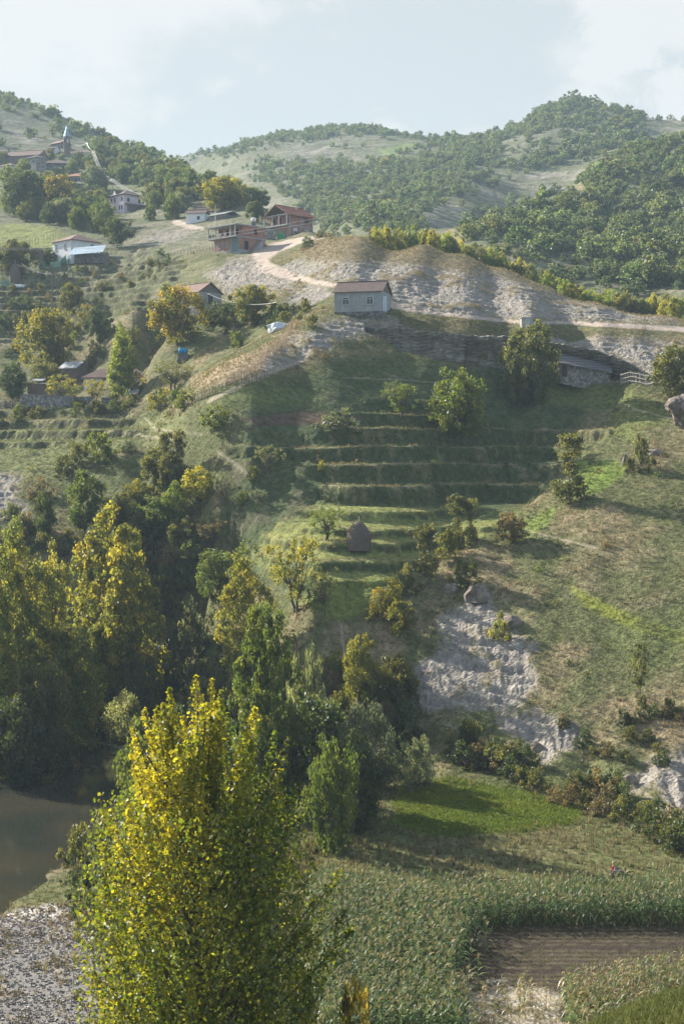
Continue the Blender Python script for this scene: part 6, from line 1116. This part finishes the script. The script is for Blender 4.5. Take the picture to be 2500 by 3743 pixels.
# ---------------------------------------------------------------- corn, grass and weeds
def strips(g, n_leaf, h, spread_, wid, dry, z0=.12, z1=.92):
    V = []; Q = []; C = []
    for i in range(n_leaf):
        a = g.uniform(0, 6.28); z = h*(z0+(z1-z0)*i/max(1, n_leaf-1)); L_ = spread_*g.uniform(.7, 1.2)*(1.1-.35*i/n_leaf); up = g.uniform(.35, .75)*L_; dr = g.uniform(.5, 1.15)*L_; d = np.array([math.cos(a), math.sin(a), 0]); s = np.array([-d[1], d[0], 0])
        o = len(V); kk = g.uniform(0, 1) < dry; c = np.array(PALC['dry'] if kk else PALC['green'])*g.uniform(.75, 1.3)
        for t, w in ((0, .6), (.3, 1), (.65, .8), (1, .06)):
            p = d*L_*t*.9+np.array([0, 0, z+up*t*1.5-dr*t*t*1.25]); tw = .25*math.sin(3*t+a); sv = (s+np.array([0, 0, tw]))*wid*w*.5; V += [p-sv, p+sv]; C += [c, c]
        Q += [(o+2*k, o+2*k+1, o+2*k+3, o+2*k+2) for k in range(3)]
    return V, Q, C
PALC = dict(green=(.098, .150, .036), dry=(.33, .26, .13))
def corn_proto(seed, dry):
    g = np.random.default_rng(seed); h = 2.05; V, Q, C = strips(g, 11, h, .85, .105, dry)
    tv, tq = tube([(0, 0, -.05), (0, 0, h*.6), (.02, .02, h)], [.02, .016, .01], 3); Q += [tuple(int(k)+len(V) for k in q) for q in tq]; V += list(tv); C += [np.array((.13, .15, .06)) if not dry > .5 else np.array((.3, .24, .12))]*len(tv)
    for i in range(7):        # tassel
        a = g.uniform(0, 6.28); o = len(V); e = np.array([math.cos(a)*.16, math.sin(a)*.16, h+g.uniform(.16, .34)]); s = np.array([-math.sin(a), math.cos(a), 0])*.016; b = np.array([0, 0, h-.03]); V += [b-s, b+s, e+s, e-s]; Q.append((o, o+1, o+2, o+3)); C += [np.array((.21, .185, .10))]*4
    return np.array(V), np.array(Q), np.array(C)
CORN = [corn_proto(s, dr) for s, dr in ((1, .08), (2, .14), (3, .2), (4, .10), (5, .55), (6, .7))]
def stamp(P_, proto, pick, scale, rot, tint=None):
    VV, QQ, CC = [], [], []; off = 0
    for v, (pv, pq, pc) in enumerate(proto):
        ids = np.nonzero(pick == v)[0]
        if not len(ids): continue
        ca, sa = np.cos(rot[ids])[:, None], np.sin(rot[ids])[:, None]; s = scale[ids][:, None]
        VV.append(np.stack([(pv[None, :, 0]*ca-pv[None, :, 1]*sa)*s+P_[ids, 0][:, None], (pv[None, :, 0]*sa+pv[None, :, 1]*ca)*s+P_[ids, 1][:, None], pv[None, :, 2]*s+P_[ids, 2][:, None]], -1).reshape(-1, 3))
        QQ.append((pq[None]+(off+np.arange(len(ids))*len(pv))[:, None, None]).reshape(-1, 4)); c = pc[None].repeat(len(ids), 0); c = c if tint is None else c*tint[ids][:, None]; CC.append(c.reshape(-1, 3)); off += len(ids)*len(pv)
    return np.concatenate(VV), np.concatenate(QQ), np.concatenate(CC)
def corn():
    g = np.random.default_rng(21); area = [([(1130, 3250), (1400, 3262), (1560, 3285), (1800, 3290), (2000, 3285), (2300, 3272), (2650, 3262), (2650, 3392), (1715, 3402), (1700, 3520), (1650, 3620), (1700, 3720), (1730, 3830), (1180, 3830), (1140, 3500)], 0), ([(2060, 3660), (2300, 3610), (2650, 3580), (2650, 3850), (2080, 3850)], 1), ([(1680, 3620), (2060, 3660), (2080, 3830), (1720, 3830)], 2), ([(1700, 3400), (1780, 3400), (1790, 3640), (1700, 3640)], 3)]
    pts = []; kind = []
    for poly, k in area:
        for yy in np.arange(66, 118, .58):
            for xx in np.arange(-8, 36, .34):
                if k == 2 and g.uniform() > .22: continue
                if k == 3 and g.uniform() > .18: continue
                x, d = xx+g.normal()*.07, yy+g.normal()*.06; px, py = proj(x/d, -30./d)
                if inside(float(px), float(py), poly): pts.append((x*S, d*S, ground(x, d)*S+CAMZ)); kind.append(k)
    P_ = np.array(pts); kind = np.array(kind); n = len(P_); pick = np.where(kind == 1, g.choice([3, 4, 5, 4], n), g.choice([0, 1, 2, 3, 0, 1], n)); pick = np.where(kind == 2, 5, pick); sc = g.uniform(.82, 1.12, n)*np.where(kind == 2, .8, 1); rot = g.uniform(0, 6.28, n); tint = g.normal(1, .13, (n, 1))*np.ones(3)+g.normal(0, .04, (n, 3))
    meshes = [npmesh('corn_plant', v, q, [CORNLEAF], c) for v, q, c in CORN]
    pxs = 1250+P_[:, 0]/P_[:, 1]*F; pys, = (proj(P_[:, 0]/P_[:, 1], (P_[:, 2]-CAMZ)/P_[:, 1])[1],); vis = (pxs > 1180) & (pxs < 2490) & (pys < 3790); near = np.argsort(np.where(vis, P_[:, 1], 1e9)); ind = near[:300]; rest = np.setdiff1d(np.arange(n), ind)
    LB = {0: ('green corn plant of the near corn patch left of the tilled plot', 'corn plants left of the tilled plot'), 1: ('half dried yellow corn plant at the lower right of the field', 'half dried corn at the lower right'), 2: ('stray dry corn plant on the pale straw patch', 'stray corn on the straw patch'), 3: ('corn plant along the edge of the tilled plot', 'corn along the tilled plot')}
    for i in ind:
        o = link(bpy.data.objects.new('corn_plant', meshes[pick[i]])); o.location = P_[i]; o.scale = (sc[i],)*3; o.rotation_euler = (0, 0, rot[i]); o.color = (*np.clip(tint[i], .5, 1.6), 1); tag(o, LB[kind[i]][0], 'corn', LB[kind[i]][1])
    V, Q, C = stamp(P_[rest], CORN, pick[rest], sc[rest], rot[rest], np.clip(tint[rest], .5, 1.6)); link(bpy.data.objects.new('corn_field', npmesh('corn_field', V, Q, [CORNLEAF], C)))['kind'] = 'stuff'; print('CORN', n)
corn()
def tuft(seed, n, h, spread_, w, c1, c2, bend=.5):
    g = np.random.default_rng(seed); V = []; Q = []; C = []
    for i in range(n):
        a = g.uniform(0, 6.28); b = np.array([g.normal()*spread_*.3, g.normal()*spread_*.3, -.04]); L_ = h*g.uniform(.55, 1.15); e = b+np.array([math.cos(a)*L_*bend*g.uniform(.2, 1), math.sin(a)*L_*bend*g.uniform(.2, 1), L_]); th = g.uniform(0, 6.28); s = np.array([math.cos(th), math.sin(th), 0])*w*.5; o = len(V); V += [b-s, b+s, e+s*.35, e-s*.35]; Q.append((o, o+1, o+2, o+3)); c = lerp(c1, c2, g.uniform(0, 1))*g.uniform(.75, 1.25); C += [c]*4
    return np.array(V), np.array(Q), np.array(C)
DRY = [tuft(s, 9, .55, .45, .075, (.17, .14, .08), (.29, .24, .15)) for s in (1, 2, 3)]; GRN = [tuft(s, 9, .32, .45, .06, (.085, .098, .040), (.155, .165, .06), .8) for s in (4, 5, 6)]; TALL = [tuft(s, 12, .95, .6, .08, (.14, .125, .065), (.27, .215, .125), .35) for s in (7, 8)]; CLOV = [tuft(s, 10, .28, .5, .10, (.115, .165, .025), (.20, .24, .04), 1.2) for s in (9, 10)]
def weedclump(seed, pal): V, Q, c, C = crown(seed, .8, 1.3, 10, 9, .17, pal, heap, .75, .0, .5); return V, Q, c
WEED = [weedclump(31, 'olive'), weedclump(32, 'dark'), weedclump(33, 'brown'), weedclump(34, 'green')]
PEB = []
for s in range(4):
    g_ = np.random.default_rng(60+s); a_ = np.arange(5)*2*np.pi/5; top_ = np.stack([np.cos(a_)*.075, np.sin(a_)*.06, a_*0+.05], 1)*g_.uniform(.7, 1.2, (5, 1)); bot_ = np.stack([np.cos(a_)*.10, np.sin(a_)*.085, a_*0-.03], 1); PEB.append((np.concatenate([top_, bot_]), np.array([(i, (i+1) % 5, 5+(i+1) % 5, 5+i) for i in range(5)]+[(0, 1, 2, 4), (2, 3, 4, 4)][:1]+[(2, 3, 4, 2)][:0]), np.tile(lerp((.15, .145, .14), (.33, .315, .295), g_.uniform(0, 1)), (10, 1))))
def cover(name, mask, per_m2, proto, seed, smin=.7, smax=1.3, dmax=330, dmin=56):
    g = np.random.default_rng(seed); m = mask*(Y < dmax)*(Y > dmin)*(np.abs(U2) < .275); lam = m*per_m2*np.gradient(Y, axis=0)*Y*.00085*S*S; nk = g.poisson(np.clip(lam, 0, 8)); ii, jj = np.nonzero(nk); rep = nk[ii, jj]; ii = np.repeat(ii, rep); jj = np.repeat(jj, rep); n = len(ii)
    if not n: return
    fx, fy = g.uniform(0, .98, n), g.uniform(0, .98, n); i1, j1 = np.minimum(ii+1, ND-1), np.minimum(jj+1, NU-1)
    bl = lambda A: (A[ii, jj]*(1-fx)+A[ii, j1]*fx)*(1-fy)+(A[i1, jj]*(1-fx)+A[i1, j1]*fx)*fy
    P_ = np.stack([bl(X)*S, bl(Y)*S, bl(Zr)*S+CAMZ], 1); tint = np.clip(g.normal(1, .16, (n, 1))+.25*NZ1[ii, jj][:, None]*np.array([1.0, .3, .1]), .5, 1.7)
    V, Q, C = stamp(P_, proto, g.integers(0, len(proto), n), g.uniform(smin, smax, n), g.uniform(0, 6.28, n), tint); link(bpy.data.objects.new(name, npmesh(name, V, Q, [GM[4][1] if proto is PEB else LEAF if proto is WEED else BLADE], C)))['kind'] = 'stuff'
open_ = (1-np.clip(rk*1.2, 0, 1))*(1-np.clip(road+path, 0, 1))*(RD > .4); dryness = sst(COLR[..., 0]-COLR[..., 1], -.01, .05)
crop = np.clip(corn_ground+plot+straw, 0, 1); clov = pmask([(1450, 2880), (1640, 2850), (1880, 2890), (2130, 2960), (2100, 3010), (1900, 3040), (1600, 3060), (1450, 3010)], 100, 145, 14, 12)
lipm = mt*np.clip(np.roll(LIP, 4, 0)+LIP, 0, 1)*(1-np.roll(LIP, -3, 0)*.6)
cover('dry_grass', open_*(1-crop)*(1-grav)*(dryness*1.0+.10)*(1-bowl*.85)*(1-clov), 2.4, DRY, 1, .35, .9, 300)
cover('lip_grass', TOPM*open_, 4.0, DRY+GRN[:2], 2, .4, .95, 215)
cover('green_grass', open_*(1-crop)*(1-grav)*(1-dryness*.7)*(1-clov)*(1-flat*.3)*(1-.85*bowl), 3.0, GRN, 3, .4, 1.0, 235)
cover('field_weeds', flat*(1-crop)*(1-clov)*open_, 3.6, GRN+TALL[:1]+DRY[:1], 4, .45, .85, 140)
cover('clover', clov, 14., CLOV, 5, .7, 1.3, 145)
cover('tall_grass', open_*(1-crop)*(1-grav)*sst(NZ2+NZ1, .35, .7)*(1-bowl)*(1-flat)*(1-mt), .9, TALL, 6, .5, 1.1, 240)
ravine = pmask([(-200, 1900), (300, 1980), (560, 1800), (880, 1900), (960, 2050), (900, 2250), (1060, 2300), (1280, 2500), (1560, 2640), (1500, 2760), (1350, 2900), (1000, 3000), (500, 3100), (380, 2800), (200, 2850), (-200, 2900)], 75, 205, 26, 30)
cover('undergrowth', np.clip(ravine+.35*LIP*mt+.12*ml*sst(NZ2, .1, .4)+.06*sp, 0, 1)*open_*(RD > .8), .55, WEED, 7, .5, 1.5, 330)
near_bank = pmask([(250, 3080), (700, 2900), (1150, 3100), (1200, 3800), (480, 3800), (380, 3500), (280, 3320)], 55, 112, 24, 20); cover('bank_weeds', near_bank*open_, 2.2, WEED+TALL, 8, .4, 1.2, 115)
cover('gravel_weeds', grav*open_*sst(NZ2+NZ1, -.2, .4), 1.5, [TALL[0], DRY[0], WEED[2]], 9, .4, .8, 112)
cover('field_stubble', plot*sst(rows, .5, .9), 9., [tuft(50, 4, .14, .2, .05, (.09, .11, .035), (.18, .16, .08))], 10, .6, 1.2, 110)
cover('pebbles', grav, 11., PEB, 11, .6, 2.0, 112)
cover('straw_litter', straw, 14., [tuft(51, 5, .2, .5, .05, (.5, .45, .38), (.7, .66, .6), 2.2)], 12, .7, 1.4, 92)
cover('hill_scrub', open_*sst(NZ1*.6+NZ2*.8, .25, .6)*(1-flat)*(1-grav)*(1-bowl)*sst(Y, 195, 215)*(PX < 1250), .28, WEED, 13, .7, 1.6, 331)
cover('near_bank_grass', sst(PX, 1900, 2100)*1., 260., GRN, 14, .2, .42, 40, 7)
# ---------------------------------------------------------------- people and animals
def skin(name, joints, edges, mat, parent, sub=2, rootv=0):
    me = bpy.data.meshes.new(name); me.from_pydata([j[0] for j in joints], edges, []); me.materials.append(mat); o = link(bpy.data.objects.new(name, me), parent)
    m = o.modifiers.new('skin', 'SKIN'); me.skin_vertices[0]
    for i, j in enumerate(joints): r_ = j[1]; me.skin_vertices[0].data[i].radius = (r_, r_) if not isinstance(r_, tuple) else r_; me.skin_vertices[0].data[i].use_root = (i == rootv)
    m.use_smooth_shade = True; s = o.modifiers.new('sub', 'SUBSURF'); s.levels = s.render_levels = sub; return o
HIDE = simple('donkey_hide', (.12, .10, .09), .9, .25, 4); MUZZLE = simple('donkey_muzzle', (.34, .31, .28), .9); SKIN_ = simple('skin', (.40, .24, .17), .6); SHIRT = simple('red_shirt', (.36, .035, .03), .9, .15, 6); TROU = simple('dark_trousers', (.05, .05, .06), .9); HAIR = simple('fair_hair', (.40, .30, .18), .8)
def donkey(px, py, d, yaw, head_down, label, s=1.0):
    r = link(bpy.data.objects.new('donkey', None)); x = float(uof(px, py))*d; r.location = wpt(x, d); r.rotation_euler = (0, 0, R(yaw)); r.scale = (s, s, s); tag(r, label, 'donkey')
    J = [((-.55, 0, 1.0), .21), ((-.1, 0, .95), .235), ((.42, 0, 1.0), .22), ((.72, 0, 1.0 if head_down else 1.25), .13), ((1.0, 0, .72 if head_down else 1.48), .11), ((1.12, 0, .45 if head_down else 1.42), .09), ((1.22, 0, .2 if head_down else 1.26), .062),
         ((-.60, .13, .78), .12), ((-.50, .14, .56), .075), ((-.66, .14, .38), .048), ((-.62, .14, .03), .042), ((-.60, -.13, .78), .12), ((-.40, -.14, .56), .075), ((-.56, -.14, .38), .048), ((-.52, -.14, .03), .042),
         ((.46, .12, .72), .095), ((.48, .12, .40), .052), ((.46, .12, .03), .042), ((.42, -.12, .72), .095), ((.36, -.12, .40), .052), ((.34, -.12, .03), .042), ((-.78, 0, .98), .05), ((-.84, 0, .55), .03)]
    E = [(0, 1), (1, 2), (2, 3), (3, 4), (4, 5), (5, 6), (0, 7), (7, 8), (8, 9), (9, 10), (0, 11), (11, 12), (12, 13), (13, 14), (2, 15), (15, 16), (16, 17), (2, 18), (18, 19), (19, 20), (0, 21), (21, 22)]; skin('body', J, E, HIDE, r, 2, 1)
    h = (1.0, .72) if head_down else (1.0, 1.52)
    for sy in (-1, 1): MB().add([(h[0]-.02, sy*.05, h[1]+.08), (h[0]+.05, sy*.09, h[1]+.08), (h[0]-.10, sy*.14, h[1]+.36), (h[0]-.02, sy*.08, h[1]+.1)], [(0, 1, 2), (1, 3, 2), (3, 0, 2), (0, 3, 1)]).make('ear', HIDE, r)
    hz = (1.19, .27) if head_down else (1.2, 1.29); m = MB(); m.tube([(hz[0]-.03, 0, hz[1]+(.05 if head_down else .03)), (hz[0]+.05, 0, hz[1]-(.10 if head_down else .03))], [.075, .06], 8); m.make('muzzle', MUZZLE, r, True); m = MB(); m.tube([(.45, 0, 1.2), (.75, 0, 1.12 if head_down else 1.38), (1.0, 0, .84 if head_down else 1.6)], [.035, .05, .03], 5).make('mane', M['dark'], r); return r
xd, dd_ = hit(596, 1505, 200); donkey(598, 1505, dd_, 205, True, 'brown donkey grazing head down beside the round yellow green bush', 1.05)
def party():
    d = 97.2; k = donkey(2262, 3183, d, -14, True, 'dark donkey carrying a pack saddle and load at the edge of the corn', 1.05); x = float(uof(2262, 3183))*d; b = wpt(x, d)
    ld = link(bpy.data.objects.new('pack_load', None)); ld.location = b; ld.rotation_euler = (0, 0, R(-14)); tag(ld, 'wooden pack saddle with bundled sticks on the back of the dark donkey', 'load')
    m = MB()
    for x0 in (-.35, .3): m.tube([(x0, -.36, .95), (x0, -.2, 1.3), (x0, 0, 1.45), (x0, .2, 1.3), (x0, .36, .95)], .04, 5)
    m.bar((-.5, -.3, 1.2), (.45, -.3, 1.2), .035).bar((-.5, .3, 1.2), (.45, .3, 1.2), .035).make('saddle_frame', M['palewood'], ld); g = np.random.default_rng(4); m = MB()
    for i in range(26): sy = 1 if i % 2 else -1; y = sy*g.uniform(.3, .48); z = g.uniform(.85, 1.35); m.bar((-.6+g.normal()*.06, y, z), (.5+g.normal()*.08, y+g.normal()*.04, z+g.normal()*.05), .035, 5)
    m.make('bundle', M['wood'], ld)
    r = link(bpy.data.objects.new('person', None)); d2 = 97.6; x2 = float(uof(2238, 3185))*d2; r.location = wpt(x2, d2); r.rotation_euler = (0, 0, R(-25)); tag(r, 'person in a red shirt and dark trousers standing behind the loaded donkey', 'person')
    J = [((0, 0, .95), .15), ((0, 0, 1.15), .14), ((.03, 0, 1.38), .165), ((.06, 0, 1.50), .065), ((.09, 0, 1.60), .085), ((.10, 0, 1.71), .088), ((.02, .10, .88), .095), ((.03, .12, .50), .07), ((-.02, .13, .08), .045), ((.10, .13, .03), .04), ((.02, -.10, .88), .095), ((.10, -.12, .50), .07), ((.08, -.13, .08), .045), ((.20, -.13, .03), .04), ((.04, .20, 1.38), .06), ((.16, .24, 1.16), .045), ((.42, .18, 1.10), .035), ((.50, .17, 1.11), .03), ((.04, -.20, 1.38), .06), ((.18, -.25, 1.14), .045), ((.44, -.16, 1.14), .035), ((.52, -.15, 1.16), .03)]
    E = [(0, 1), (1, 2), (2, 3), (3, 4), (4, 5), (0, 6), (6, 7), (7, 8), (8, 9), (0, 10), (10, 11), (11, 12), (12, 13), (2, 14), (14, 15), (15, 16), (16, 17), (2, 18), (18, 19), (19, 20), (20, 21)]
    for hy, sy in (((.50, .17, 1.11), 1), ((.52, -.15, 1.16), -1)):
        w = 17 if sy == 1 else 21
        for f in range(5):
            o = len(J); by = (f-1.5)*.018 if f < 4 else -sy*.04; L_ = (.075, .085, .08, .065, .05)[f]; J += [((hy[0]+.02, hy[1]+by*.8, hy[2]), .010), ((hy[0]+.03+L_*.6, hy[1]+by, hy[2]-.01), .009), ((hy[0]+.02+L_, hy[1]+by*(1 if f < 4 else 1.2), hy[2]-.035), .007)]; E += [(w, o), (o, o+1), (o+1, o+2)]
    skin('body', J, E, SKIN_, r, 2, 0)
    skin('shirt', [((0, 0, .92), .17), ((0, 0, 1.15), .16), ((.03, 0, 1.38), .185), ((.05, 0, 1.47), .09), ((.04, .21, 1.39), .08), ((.13, .245, 1.20), .066), ((.04, -.21, 1.39), .08), ((.14, -.25, 1.19), .066)], [(0, 1), (1, 2), (2, 3), (2, 4), (4, 5), (2, 6), (6, 7)], SHIRT, r, 2, 1)
    skin('trousers', [((0, 0, .95), .165), ((.02, .10, .86), .115), ((.03, .12, .50), .088), ((-.02, .13, .10), .07), ((.02, -.10, .86), .115), ((.10, -.12, .50), .088), ((.08, -.13, .10), .07)], [(0, 1), (1, 2), (2, 3), (0, 4), (4, 5), (5, 6)], TROU, r, 2, 0)
    m = MB(); v, q = tube([(.05, 0, 1.66), (.07, 0, 1.74), (.085, 0, 1.80), (.09, 0, 1.83)], [.105, .112, .085, .02], 10); m.add(v, q).make('hair', HAIR, r, True); MB().add([(.185, -.02, 1.66), (.185, .02, 1.66), (.225, 0, 1.655), (.19, 0, 1.705)], [(0, 1, 2), (0, 2, 3), (1, 3, 2)]).make('nose', SKIN_, r)
    for sy in (-1, 1): MB().box(.178, sy*.036-.012, 1.70, .186, sy*.036+.012, 1.712).make('eye', M['dark'], r)
    MB().box(.176, -.025, 1.615, .184, .025, 1.625).make('mouth', M['mauve'], r)
party()
# ---------------------------------------------------------------- the air
def haze():
    m, nt, N, L, o = newmat('haze_air')
    v = N.new('ShaderNodeVolumePrincipled'); v.inputs['Color'].default_value = (.60, .80, .96, 1); v.inputs['Density'].default_value = HAZE_D
    v.inputs['Anisotropy'].default_value = .1; L.new(v.outputs[0], o.inputs['Volume'])
    zt_ = float((Zr*S+CAMZ).max())+60; x = 0.37*5200*S; y0, y1 = -40.0, 5210*S; zb = float((Zr*S+CAMZ).min())-1.5
    V = [(-x, y0, zb), (x, y0, zb), (x, y1, zb), (-x, y1, zb), (-x, y0, zt_), (x, y0, zt_), (x, y1, zt_), (-x, y1, zt_)]
    Q = [(3, 2, 1, 0), (4, 5, 6, 7), (0, 1, 5, 4), (1, 2, 6, 5), (2, 3, 7, 6), (3, 0, 4, 7)]
    ob = link(bpy.data.objects.new('haze', npmesh('haze', np.array(V), np.array(Q), [m]))); ob['kind'] = 'stuff'
haze()
